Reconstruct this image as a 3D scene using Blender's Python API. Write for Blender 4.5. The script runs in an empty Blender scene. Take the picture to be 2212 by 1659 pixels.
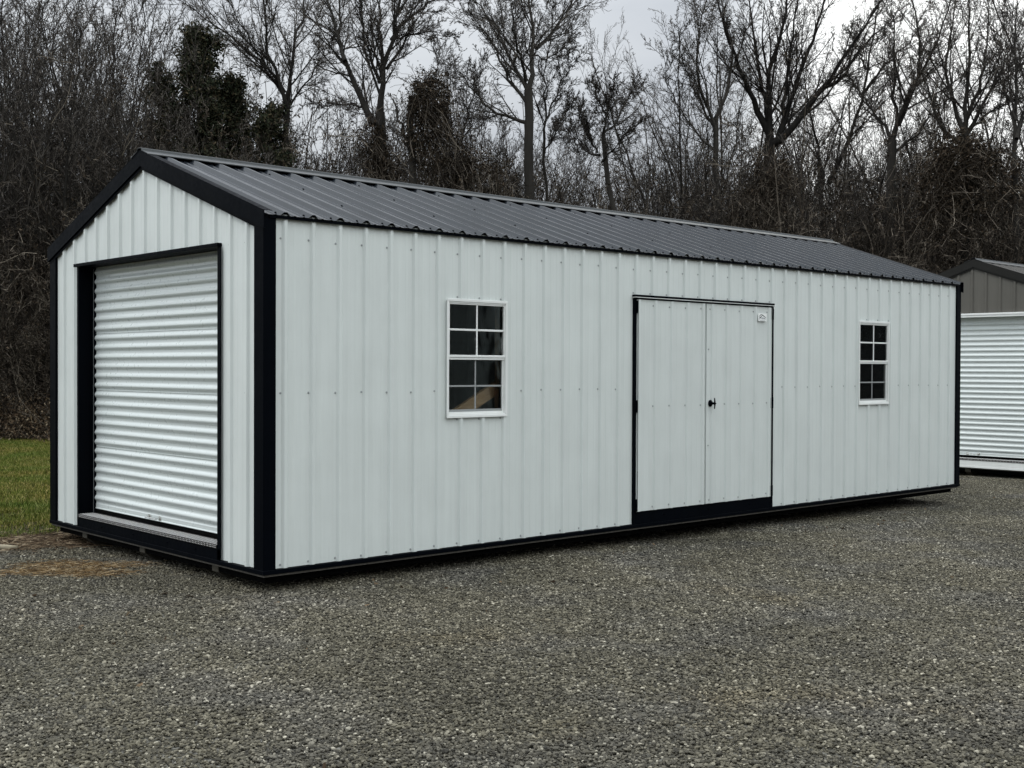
import bpy, math, random
import numpy as np
from mathutils import Matrix, Vector
S = bpy.context.scene
COL = S.collection
rad = math.radians
PI = math.pi
IN = 0.0254
GY = 24  # seed

# ------------------------------------------------------------------ camera numbers
CC = np.array([-4.3595, -7.3033, 1.4313])
YAW, PIT, ROL, FPX = -0.7401, -0.013, 0.004, 2610.48
cy, sy, cp, sp = math.cos(YAW), math.sin(YAW), math.cos(PIT), math.sin(PIT)
CF = np.array([-sy*cp, cy*cp, sp]); CR0 = np.array([cy, sy, 0.0]); CU0 = np.cross(CR0, CF)
CR = math.cos(ROL)*CR0+math.sin(ROL)*CU0; CU = -math.sin(ROL)*CR0+math.cos(ROL)*CU0
FH = np.array([-sy, cy, 0.0]); RH = np.array([cy, sy, 0.0])
def P(u, v, d):
    """world point seen at photo pixel (u,v) (2212 px wide frame), d metres in front of the camera"""
    return CC + (CF + CR*(u-1106)/FPX - CU*(v-829.5)/FPX)*d
def gz(x, y):
    """height of the ground (slight fall to the east, gentle humps)"""
    x = np.asarray(x, float); y = np.asarray(y, float)
    return (-0.150 - 0.0068*np.clip(x, 0, 16) + 0.010*np.sin(x*0.9+y*0.5)*np.cos(y*0.7-0.3*x)
            + 0.006*np.sin(2.3*x-1.1*y+1) + 0.12*np.clip((y-14)/14, 0, 1))

# ------------------------------------------------------------------ node helpers
def mat(name):
    m = bpy.data.materials.new(name); m.use_nodes = True
    nt = m.node_tree; nt.nodes.clear()
    out = nt.nodes.new('ShaderNodeOutputMaterial'); b = nt.nodes.new('ShaderNodeBsdfPrincipled')
    nt.links.new(b.outputs[0], out.inputs[0])
    return m, nt, b
def N(nt, t, **kw):
    n = nt.nodes.new(t)
    for k, v in kw.items():
        if k.startswith('i_'):
            key = k[2:].replace('_', ' ')
            n.inputs[key].default_value = v
        else: setattr(n, k, v)
    return n
def L(nt, a, b): nt.links.new(a, b)
def noise(nt, scale, detail=4, rough=0.55, vec=None, dim=None):
    n = N(nt, 'ShaderNodeTexNoise'); n.inputs['Scale'].default_value = scale
    n.inputs['Detail'].default_value = detail; n.inputs['Roughness'].default_value = rough
    if vec is not None: L(nt, vec, n.inputs['Vector'])
    return n
def ramp(nt, fac, stops, interp='LINEAR'):
    r = N(nt, 'ShaderNodeValToRGB'); r.color_ramp.interpolation = interp
    e = r.color_ramp.elements
    while len(e) < len(stops): e.new(0.5)
    for i, (p, c) in enumerate(stops):
        e[i].position = p; e[i].color = (c[0], c[1], c[2], 1) if len(c) == 3 else c
    if fac is not None: L(nt, fac, r.inputs[0])
    return r
def mixc(nt, fac, a, b, mode='MIX'):
    m = N(nt, 'ShaderNodeMix', data_type='RGBA', blend_type=mode)
    if hasattr(fac, 'links'): L(nt, fac, m.inputs[0])
    else: m.inputs[0].default_value = fac
    for k, v in ((6, a), (7, b)):
        if hasattr(v, 'links'): L(nt, v, m.inputs[k])
        else: m.inputs[k].default_value = (v[0], v[1], v[2], 1)
    return m.outputs[2]
def mathn(nt, op, a, b=None, clamp=False):
    m = N(nt, 'ShaderNodeMath', operation=op, use_clamp=clamp)
    for k, v in ((0, a), (1, b)):
        if v is None: continue
        if hasattr(v, 'links'): L(nt, v, m.inputs[k])
        else: m.inputs[k].default_value = v
    return m.outputs[0]
def mapping(nt, src, scale=(1, 1, 1), rot=(0, 0, 0)):
    m = N(nt, 'ShaderNodeMapping'); m.inputs['Scale'].default_value = scale; m.inputs['Rotation'].default_value = rot
    L(nt, src, m.inputs[0]); return m.outputs[0]
def bump(nt, b, h, strength, dist):
    n = N(nt, 'ShaderNodeBump'); n.inputs['Strength'].default_value = strength; n.inputs['Distance'].default_value = dist
    L(nt, h, n.inputs['Height']); L(nt, n.outputs[0], b.inputs['Normal']); return n
def geo(nt): return N(nt, 'ShaderNodeNewGeometry')

def painted(name, col, rough=0.35, spec=0.5, streak=0.06, dirt=(0, 0, 0), wave=0.0, coat=0.0, grain=1.0):
    m, nt, b = mat(name)
    tc = N(nt, 'ShaderNodeTexCoord').outputs['Object']
    n1 = noise(nt, 1.0, 5, 0.6, mapping(nt, tc, (14, 14, 0.9)))
    n2 = noise(nt, 2.2, 4, 0.6, tc)
    f = mathn(nt, 'MULTIPLY', mathn(nt, 'ADD', n1.outputs[0], n2.outputs[0]), 0.5)
    lo = tuple(c*(1-streak*1.6) for c in col); hi = tuple(min(1, c*(1+streak)) for c in col)
    r = ramp(nt, f, [(0.35, lo), (0.65, hi)])
    L(nt, r.outputs[0], b.inputs['Base Color'])
    rr = ramp(nt, noise(nt, 30, 3, 0.6, tc).outputs[0], [(0.3, (rough*0.85,)*3), (0.7, (rough*1.2,)*3)])
    L(nt, rr.outputs[0], b.inputs['Roughness'])
    b.inputs['Specular IOR Level'].default_value = spec
    if coat: b.inputs['Coat Weight'].default_value = coat; b.inputs['Coat Roughness'].default_value = 0.12
    h = noise(nt, 3.0, 2, 0.5, mapping(nt, tc, (1, 1, 0.6)))
    h2 = noise(nt, 260, 2, 0.5, tc)
    hh = mathn(nt, 'ADD', mathn(nt, 'MULTIPLY', h.outputs[0], 1.0), mathn(nt, 'MULTIPLY', h2.outputs[0], 0.002*grain))
    bump(nt, b, hh, 1.0, 0.004+wave)
    return m
M = {}
M['white_panel'] = painted('white_panel', (0.615, 0.648, 0.628), 0.38, 0.4, 0.035, wave=0.005)
M['white_door'] = painted('white_door', (0.60, 0.632, 0.613), 0.38, 0.4, 0.035, wave=0.005)
M['white_curtain'] = painted('white_curtain', (0.60, 0.64, 0.63), 0.30, 0.6, 0.0, wave=-0.003, coat=0.3, grain=0)
M['white_trim'] = painted('white_trim', (0.78, 0.79, 0.77), 0.4, 0.4, 0.03)
M['vinyl'] = painted('vinyl', (0.74, 0.75, 0.73), 0.45, 0.4, 0.03)
M['vinyl_grey'] = painted('vinyl_grey', (0.27, 0.28, 0.28), 0.5, 0.3, 0.03)
M['black_trim'] = painted('black_trim', (0.0016, 0.0024, 0.0040), 0.45, 0.02, 0.1, wave=0.004)
M['black_dull'] = painted('black_dull', (0.003, 0.003, 0.003), 0.9, 0.03, 0.1)
M['roof_dark'] = painted('roof_dark', (0.016, 0.019, 0.024), 0.20, 0.5, 0.12, wave=-0.001, grain=.3)
M['roof_dark'].node_tree.nodes['Principled BSDF'].inputs['IOR'].default_value = 1.27
M['cap_metal'] = painted('ridge_cap_metal', (0.022, 0.026, 0.028), 0.32, 0.5, 0.1, wave=-.001, grain=.3)
M['cap_metal'].node_tree.nodes['Principled BSDF'].inputs['IOR'].default_value = 1.5
M['roof_brown'] = painted('roof_brown', (0.035, 0.032, 0.029), 0.34, 0.5, 0.08, wave=0.001)
M['roof_brown'].node_tree.nodes['Principled BSDF'].inputs['IOR'].default_value = 1.3
M['bronze_trim'] = painted('bronze_trim', (0.014, 0.0135, 0.012), 0.5, 0.15, 0.1)
M['taupe_panel'] = painted('taupe_panel', (0.098, 0.092, 0.080), 0.5, 0.3, 0.05, wave=0.003)
M['charcoal_siding'] = painted('charcoal_siding', (0.075, 0.088, 0.088), 0.6, 0.3, 0.1, wave=0.004)
M['screw'] = painted('screw_paint', (0.30, 0.32, 0.32), 0.35, 0.6, 0.02)
M['chrome'] = painted('bright_metal', (0.7, 0.7, 0.68), 0.25, 0.6, 0.02); M['chrome'].node_tree.nodes['Principled BSDF'].inputs['Metallic'].default_value = 0.8
M['tread'] = painted('tread_plate_metal', (0.035, 0.032, 0.030), 0.5, 0.3, 0.1); M['tread'].node_tree.nodes['Principled BSDF'].inputs['Metallic'].default_value = 0.7
M['tread_bar_glint'] = painted('tread_bar_glint_paint', (0.62, 0.61, 0.60), 0.3, 0.6, 0.02)  # pale colour stands in for sky glint on the plate's bars
M['ink'] = painted('ink_dark', (0.03, 0.04, 0.045), 0.6, 0.3, 0.02)
M['ink_grey'] = painted('ink_grey', (0.20, 0.21, 0.24), 0.6, 0.3, 0.02)
def wood(name, a, bcol, sc=(1, 1, 1)):
    m, nt, b = mat(name)
    tc = N(nt, 'ShaderNodeTexCoord').outputs['Object']
    w = noise(nt, 9, 5, 0.65, mapping(nt, tc, sc))
    L(nt, ramp(nt, w.outputs[0], [(0.3, a), (0.7, bcol)]).outputs[0], b.inputs['Base Color'])
    b.inputs['Roughness'].default_value = 0.75
    bump(nt, b, w.outputs[0], 0.3, 0.002)
    return m
M['pine'] = wood('pine_lumber', (0.62, 0.37, 0.19), (0.85, 0.58, 0.35), (1, 6, 6))
M['treated'] = wood('treated_lumber', (0.035, 0.031, 0.021), (0.075, 0.066, 0.048), (1, 8, 8))
M['rim_wood'] = wood('floor_edge_wood', (0.045, 0.040, 0.034), (0.10, 0.09, 0.075), (6, 6, 6))
M['weathered'] = wood('weathered_board', (0.14, 0.115, 0.075), (0.30, 0.26, 0.18), (1, 8, 8))
def glass():
    m, nt, b = mat('window_glass'); nt.nodes.remove(b)
    out = [n for n in nt.nodes if n.type == 'OUTPUT_MATERIAL'][0]
    t = N(nt, 'ShaderNodeBsdfTransparent'); t.inputs[0].default_value = (0.93, 0.95, 0.94, 1)
    g = N(nt, 'ShaderNodeBsdfGlossy'); g.inputs['Roughness'].default_value = 0.02
    fr = N(nt, 'ShaderNodeFresnel'); fr.inputs[0].default_value = 1.5
    f2 = mathn(nt, 'MULTIPLY', fr.outputs[0], 1.0, True)
    tc = N(nt, 'ShaderNodeTexCoord').outputs['Object']
    nn = noise(nt, 3.5, 2, 0.5, mapping(nt, tc, (1, 1, 0.5)))
    bp = N(nt, 'ShaderNodeBump'); bp.inputs['Strength'].default_value = 0.6; bp.inputs['Distance'].default_value = 0.006
    L(nt, nn.outputs[0], bp.inputs['Height']); L(nt, bp.outputs[0], g.inputs['Normal'])
    mx = N(nt, 'ShaderNodeMixShader'); L(nt, f2, mx.inputs[0]); L(nt, t.outputs[0], mx.inputs[1]); L(nt, g.outputs[0], mx.inputs[2])
    L(nt, mx.outputs[0], out.inputs[0]); return m
M['glass'] = glass()

def bark(name, stops, rough=0.9, isl=0.0):
    m, nt, b = mat(name)
    tc = N(nt, 'ShaderNodeTexCoord').outputs['Object']
    n = noise(nt, 2.0, 5, 0.65, mapping(nt, tc, (6, 6, 1.2)))
    oi = N(nt, 'ShaderNodeObjectInfo').outputs['Random']
    f = mathn(nt, 'ADD', mathn(nt, 'MULTIPLY', n.outputs[0], 0.6), mathn(nt, 'MULTIPLY', oi, 0.4))
    if isl:      # every twig has its own tone
        f = mathn(nt, 'ADD', mathn(nt, 'MULTIPLY', f, 1-isl), mathn(nt, 'MULTIPLY', geo(nt).outputs['Random Per Island'], isl))
    L(nt, ramp(nt, f, stops).outputs[0], b.inputs['Base Color'])
    b.inputs['Roughness'].default_value = rough; b.inputs['Specular IOR Level'].default_value = 0.15
    return m
M['bark'] = bark('bark_dark', [(0.25, (0.013, 0.012, 0.011)), (0.75, (0.040, 0.036, 0.031))])
M['twig'] = bark('twig_bark', [(0.2, (0.014, 0.012, 0.011)), (0.55, (0.045, 0.039, 0.034)), (0.85, (0.16, 0.142, 0.125))], isl=.65)
M['brush'] = bark('brush_twigs', [(0.2, (0.010, 0.008, 0.006)), (0.55, (0.038, 0.030, 0.023)), (0.85, (0.24, 0.205, 0.165))], isl=.65)
def island(name, stops, rough=0.9, world=None, spec=0.1, pos_amt=0.5):
    """colour picked per leaf / stone / blade"""
    m, nt, b = mat(name)
    g = geo(nt)
    r = ramp(nt, g.outputs['Random Per Island'], stops)
    c = r.outputs[0]
    if world:
        w = noise(nt, world[0], 3, 0.55, g.outputs['Position'])
        w2 = ramp(nt, w.outputs[0], world[1])
        c = mixc(nt, pos_amt, c, w2.outputs[0], 'MULTIPLY')
    L(nt, c, b.inputs['Base Color'])
    b.inputs['Roughness'].default_value = rough; b.inputs['Specular IOR Level'].default_value = spec
    return m, nt, b
M['cedar_leaf'] = island('cedar_foliage', [(0, (0.016, 0.021, 0.013)), (0.5, (0.032, 0.038, 0.022)), (0.8, (0.055, 0.052, 0.030)), (1, (0.09, 0.068, 0.042))])[0]
M['vine_leaf'] = island('dead_vine_leaves', [(0, (0.010, 0.008, 0.006)), (0.6, (0.028, 0.021, 0.014)), (1, (0.07, 0.052, 0.036))])[0]
M['dry_leaf'] = island('dry_leaves', [(0, (0.02, 0.014, 0.009)), (0.5, (0.07, 0.046, 0.028)), (0.85, (0.15, 0.11, 0.07)), (1, (0.32, 0.26, 0.18))])[0]
M['straw'] = island('dry_straw', [(0, (0.025, 0.015, 0.008)), (0.5, (0.10, 0.060, 0.026)), (0.8, (0.20, 0.135, 0.065)), (1, (0.46, 0.37, 0.24))])[0]
M['grass'] = island('grass_blades', [(0, (0.028, 0.043, 0.007)), (0.35, (0.066, 0.087, 0.013)), (0.65, (0.125, 0.13, 0.027)), (0.87, (0.23, 0.19, 0.07)), (1, (0.40, 0.33, 0.18))],
                   world=(0.9, [(0.38, (1.0, 0.92, 0.75)), (0.66, (0.5, 0.78, 0.42))]), pos_amt=0.8)[0]
# stones: olive grey, blue grey patches, some pale ones
m, nt, b = mat('gravel_stone')
g = geo(nt)
rnd = g.outputs['Random Per Island']
ca = ramp(nt, rnd, [(0, (0.045, 0.042, 0.033)), (0.35, (0.105, 0.100, 0.080)), (0.70, (0.185, 0.177, 0.145)), (0.93, (0.29, 0.28, 0.24)), (0.972, (0.42, 0.41, 0.37)), (1, (0.70, 0.69, 0.64))])
cb = ramp(nt, rnd, [(0, (0.042, 0.042, 0.041)), (0.35, (0.100, 0.099, 0.097)), (0.70, (0.172, 0.170, 0.167)), (0.92, (0.28, 0.277, 0.272)), (0.968, (0.44, 0.44, 0.43)), (1, (0.72, 0.72, 0.70))])
wn = noise(nt, 0.9, 5, 0.62, g.outputs['Position'])
wf = ramp(nt, wn.outputs[0], [(0.47, (0, 0, 0)), (0.66, (1, 1, 1))])
c = mixc(nt, wf.outputs[0], ca.outputs[0], cb.outputs[0])
wn2 = noise(nt, 0.5, 4, 0.6, g.outputs['Position'])
c = mixc(nt, 0.8, c, ramp(nt, wn2.outputs[0], [(0.32, (0.66, 0.66, 0.64)), (0.5, (0.98, 0.98, 0.96)), (0.68, (1.25, 1.24, 1.22))]).outputs[0], 'MULTIPLY')
wn3 = noise(nt, 0.75, 6, 0.7, mapping(nt, g.outputs['Position'], (1, 1, 1), (0, 0, 1.3)))
c = mixc(nt, ramp(nt, wn3.outputs[0], [(0.56, (0, 0, 0)), (0.75, (1, 1, 1))]).outputs[0], c, mixc(nt, 1.0, c, (.90, .82, .66), 'MULTIPLY'))
# muddy brown strip near the grass edge on the west
sep = N(nt, 'ShaderNodeSeparateXYZ'); L(nt, g.outputs['Position'], sep.inputs[0])
yy = mathn(nt, 'ADD', sep.outputs[1], mathn(nt, 'MULTIPLY', noise(nt, 0.8, 5, 0.7, g.outputs['Position']).outputs[0], 2.4))
mud = N(nt, 'ShaderNodeMapRange'); mud.inputs[1].default_value = 4.1; mud.inputs[2].default_value = 5.0; L(nt, yy, mud.inputs[0])
c = mixc(nt, mathn(nt, 'MULTIPLY', mud.outputs[0], 0.8), c, ramp(nt, rnd, [(0, (0.045, 0.033, 0.022)), (0.7, (0.12, 0.09, 0.062)), (1, (0.26, 0.21, 0.16))]).outputs[0])
c = mixc(nt, 1.0, c, (.560, .525, .455), 'MULTIPLY')
L(nt, c, b.inputs['Base Color']); b.inputs['Roughness'].default_value = 0.72; b.inputs['Specular IOR Level'].default_value = 0.3
M['stone'] = m
# the ground sheet itself
m, nt, b = mat('ground_soil')
g = geo(nt); pos = g.outputs['Position']
sep = N(nt, 'ShaderNodeSeparateXYZ'); L(nt, pos, sep.inputs[0])
vor = N(nt, 'ShaderNodeTexVoronoi'); vor.inputs['Scale'].default_value = 55; L(nt, pos, vor.inputs['Vector'])
fine = ramp(nt, vor.outputs['Color'], [(0, (0.030, 0.029, 0.024)), (0.6, (0.085, 0.082, 0.070)), (1, (0.20, 0.195, 0.175))])
grav = mixc(nt, 0.7, fine.outputs[0], ramp(nt, noise(nt, 0.7, 5, 0.6, pos).outputs[0], [(0.35, (0.8, 0.78, 0.70)), (0.65, (1.0, 1.0, 1.05))]).outputs[0], 'MULTIPLY')
soil = ramp(nt, noise(nt, 9, 6, 0.7, pos).outputs[0], [(0.3, (0.022, 0.018, 0.012)), (0.6, (0.055, 0.042, 0.026)), (0.8, (0.09, 0.075, 0.05))])
turf = ramp(nt, noise(nt, 14, 5, 0.7, pos).outputs[0], [(0.3, (0.018, 0.022, 0.008)), (0.7, (0.05, 0.05, 0.02))])
y2 = mathn(nt, 'ADD', sep.outputs[1], mathn(nt, 'MULTIPLY', mathn(nt, 'SUBTRACT', noise(nt, 0.8, 5, 0.7, pos).outputs[0], 0.5), 1.6))
f1 = N(nt, 'ShaderNodeMapRange'); f1.inputs[1].default_value = 3.3; f1.inputs[2].default_value = 3.9; L(nt, y2, f1.inputs[0])
f2 = N(nt, 'ShaderNodeMapRange'); f2.inputs[1].default_value = 4.5; f2.inputs[2].default_value = 4.9; L(nt, y2, f2.inputs[0])
f3 = N(nt, 'ShaderNodeMapRange'); f3.inputs[1].default_value = 19.5; f3.inputs[2].default_value = 21; L(nt, y2, f3.inputs[0])
c = mixc(nt, f1.outputs[0], grav, soil.outputs[0]); c = mixc(nt, f2.outputs[0], c, turf.outputs[0]); c = mixc(nt, f3.outputs[0], c, soil.outputs[0])
L(nt, c, b.inputs['Base Color']); b.inputs['Roughness'].default_value = 0.95; b.inputs['Specular IOR Level'].default_value = 0.1
bump(nt, b, vor.outputs['Distance'], 0.7, 0.012)
M['ground'] = m

# ------------------------------------------------------------------ mesh helpers
class MB:
    def __init__(s): s.v = []; s.f = []; s.m = []
    def add(s, vs, fs, mi=0):
        o = len(s.v); s.v += [tuple(v) for v in vs]; s.f += [tuple(i+o for i in f) for f in fs]; s.m += [mi]*len(fs)
    def box(s, x0, x1, y0, y1, z0, z1, mi=0):
        s.add([(x0,y0,z0),(x1,y0,z0),(x1,y1,z0),(x0,y1,z0),(x0,y0,z1),(x1,y0,z1),(x1,y1,z1),(x0,y1,z1)],
              [(0,3,2,1),(4,5,6,7),(0,1,5,4),(1,2,6,5),(2,3,7,6),(3,0,4,7)], mi)
    def cbox(s, x0, x1, y0, y1, z0, z1, c=0.002, mi=0):
        """box with small chamfered edges"""
        X = (x0, x1); Y = (y0, y1); Z = (z0, z1); vs = []; idx = {}
        c = min(c, (x1-x0)*.45, (y1-y0)*.45, (z1-z0)*.45)
        for i in (0, 1):
            for j in (0, 1):
                for k in (0, 1):
                    sx = 1-2*i; sy_ = 1-2*j; sz = 1-2*k
                    for a in range(3):
                        p = [X[i]+sx*c, Y[j]+sy_*c, Z[k]+sz*c]; p[a] = (X[i], Y[j], Z[k])[a]
                        idx[(i, j, k, a)] = len(vs); vs.append(p)
        fs = []
        for a in range(3):
            for q in (0, 1):
                o = [x for x in range(3) if x != a]; cyc = []
                for (p, r) in ((0, 0), (1, 0), (1, 1), (0, 1)):
                    t = [0, 0, 0]; t[a] = q; t[o[0]] = p; t[o[1]] = r; cyc.append(idx[(t[0], t[1], t[2], a)])
                fs.append(tuple(cyc))
        for a in range(3):       # edges along axis a
            o = [x for x in range(3) if x != a]
            for p in (0, 1):
                for r in (0, 1):
                    t0 = [0, 0, 0]; t0[o[0]] = p; t0[o[1]] = r; t1 = list(t0); t1[a] = 1
                    fs.append((idx[(*t0, o[0])], idx[(*t0, o[1])], idx[(*t1, o[1])], idx[(*t1, o[0])]))
        for i in (0, 1):
            for j in (0, 1):
                for k in (0, 1): fs.append((idx[(i, j, k, 0)], idx[(i, j, k, 1)], idx[(i, j, k, 2)]))
        s.add(vs, fs, mi)
    def prism(s, poly, axis, a0, a1, mi=0):
        """poly: list of 2D points in the two other axes, extruded along axis"""
        def pt(p, a):
            l = [p[0], p[1]]; l.insert(axis, a); return tuple(l)
        n = len(poly)
        s.add([pt(p, a0) for p in poly]+[pt(p, a1) for p in poly],
              [tuple(range(n))[::-1], tuple(range(n, 2*n))]+[(i, (i+1) % n, (i+1) % n+n, i+n) for i in range(n)], mi)
    def cyl(s, c, axis, r, h, n=12, mi=0, r2=None):
        r2 = r if r2 is None else r2
        o = [i for i in range(3) if i != axis]; vs = []
        for k, rr in ((0, r), (h, r2)):
            for i in range(n):
                p = list(c); p[axis] += k; p[o[0]] += rr*math.cos(2*PI*i/n); p[o[1]] += rr*math.sin(2*PI*i/n); vs.append(p)
        s.add(vs, [tuple(range(n)), tuple(range(n, 2*n))]+[(i, (i+1) % n, (i+1) % n+n, i+n) for i in range(n)], mi)
    def build(s, name, mats, parent=None, smooth=False, fix=True):
        me = bpy.data.meshes.new(name); me.from_pydata(s.v, [], s.f)
        mats = mats if isinstance(mats, (list, tuple)) else [mats]
        for m_ in mats: me.materials.append(m_)
        if len(mats) > 1: me.polygons.foreach_set('material_index', s.m)
        if fix:
            import bmesh
            bm = bmesh.new(); bm.from_mesh(me); bmesh.ops.recalc_face_normals(bm, faces=bm.faces); bm.to_mesh(me); bm.free()
        if smooth: me.polygons.foreach_set('use_smooth', [True]*len(me.polygons))
        o = bpy.data.objects.new(name, me); COL.objects.link(o)
        if parent: o.parent = parent
        return o
def empty(name, loc, label, cat, group=None):
    o = bpy.data.objects.new(name, None); COL.objects.link(o); o.location = loc; o.empty_display_size = 0.3
    return tag(o, label, cat, group)
def tag(o, label, cat, group=None, kind=None):
    if label: o['label'] = label
    if cat: o['category'] = cat
    if group: o['group'] = group
    if kind: o['kind'] = kind
    return o

# ------------------------------------------------------------------ ribbed metal sheet
PITCH = 9*IN
def profile(s0, s1, origin, hmaj=0.0195, hmin=0.0016, minors=True, pitch=PITCH, wd=1.0):
    """(s, offset) list of a ribbed panel between s0 and s1; a rib is centred on origin + k*pitch"""
    pts = []
    k0 = int(math.floor((s0-origin)/pitch))-1; k1 = int(math.ceil((s1-origin)/pitch))+1
    for k in range(k0, k1+1):
        c = origin+k*pitch
        pts += [(c-.029*wd, 0), (c-.026*wd, .0012), (c-.0125, hmaj-.0012), (c-.010, hmaj), (c+.010, hmaj), (c+.0125, hmaj-.0012), (c+.026*wd, .0012), (c+.029*wd, 0)]
        if minors:
            for q in (.078, pitch-.078):
                pts += [(c+q-.012, 0), (c+q-.006, hmin), (c+q+.006, hmin), (c+q+.012, 0)]
    pts.sort()
    def at(s):
        for a, b_ in zip(pts, pts[1:]):
            if a[0] <= s <= b_[0]:
                t = (s-a[0])/max(1e-9, b_[0]-a[0]); return a[1]+(b_[1]-a[1])*t
        return 0
    return [(s0, at(s0))]+[p for p in pts if s0+1e-4 < p[0] < s1-1e-4]+[(s1, at(s1))]
def sheet(mb, prof, zb, zt, place, mi=0, rows=1):
    """place(s, off, z) -> xyz"""
    vs = []; fs = []
    fb = zb if callable(zb) else (lambda s: zb); ft = zt if callable(zt) else (lambda s: zt)
    for s_, h in prof:
        for r in range(rows+1):
            z = fb(s_)+(ft(s_)-fb(s_))*r/rows; vs.append(place(s_, h, z))
    R = rows+1
    for i in range(len(prof)-1):
        for r in range(rows): fs.append((i*R+r, (i+1)*R+r, (i+1)*R+r+1, i*R+r+1))
    mb.add(vs, fs, mi)
def split_range(prof, brk):
    """split a profile at a coordinate (for peaks)"""
    a = [p for p in prof if p[0] < brk-1e-5]; b_ = [p for p in prof if p[0] > brk+1e-5]
    ya, yb = a[-1], b_[0]; t = (brk-ya[0])/(yb[0]-ya[0]); m_ = (brk, ya[1]+(yb[1]-ya[1])*t)
    return a+[m_]+b_

LEN, WID = 32*12*IN+0.012, 3.70
PKY = WID/2
SLOPE = 0.344
ZE = 2.497      # roof pan height over the side wall plane
def zroof(y): return ZE+SLOPE*(PKY-abs(y-PKY))
def screw(mb, p, axis, sgn, mi=1, r=0.0065):
    a = list(p)
    mb.cyl(a, axis, r*1.25, sgn*0.0022, 8, mi); a[axis] += sgn*0.0022
    mb.cyl(a, axis, r*0.75, sgn*0.005, 6, mi, r*0.6)

def lerp_poly(y0, y1, top_off0, bot_off0):
    """vertical band following the gable slope between y0..y1, as 2D (y,z) polygon, peak included"""
    ys = [y0]+([PKY] if y0 < PKY < y1 else [])+[y1]
    return ys
def rake_band(mb, x0, x1, off_top, off_bot, ya, yb, mi=0):
    for (a, b_) in ((ya, PKY), (PKY, yb)):
        poly = [(a, zroof(a)+off_top), (b_, zroof(b_)+off_top), (b_, zroof(b_)+off_bot), (a, zroof(a)+off_bot)]
        mb.prism(poly, 0, x0, x1, mi)

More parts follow.
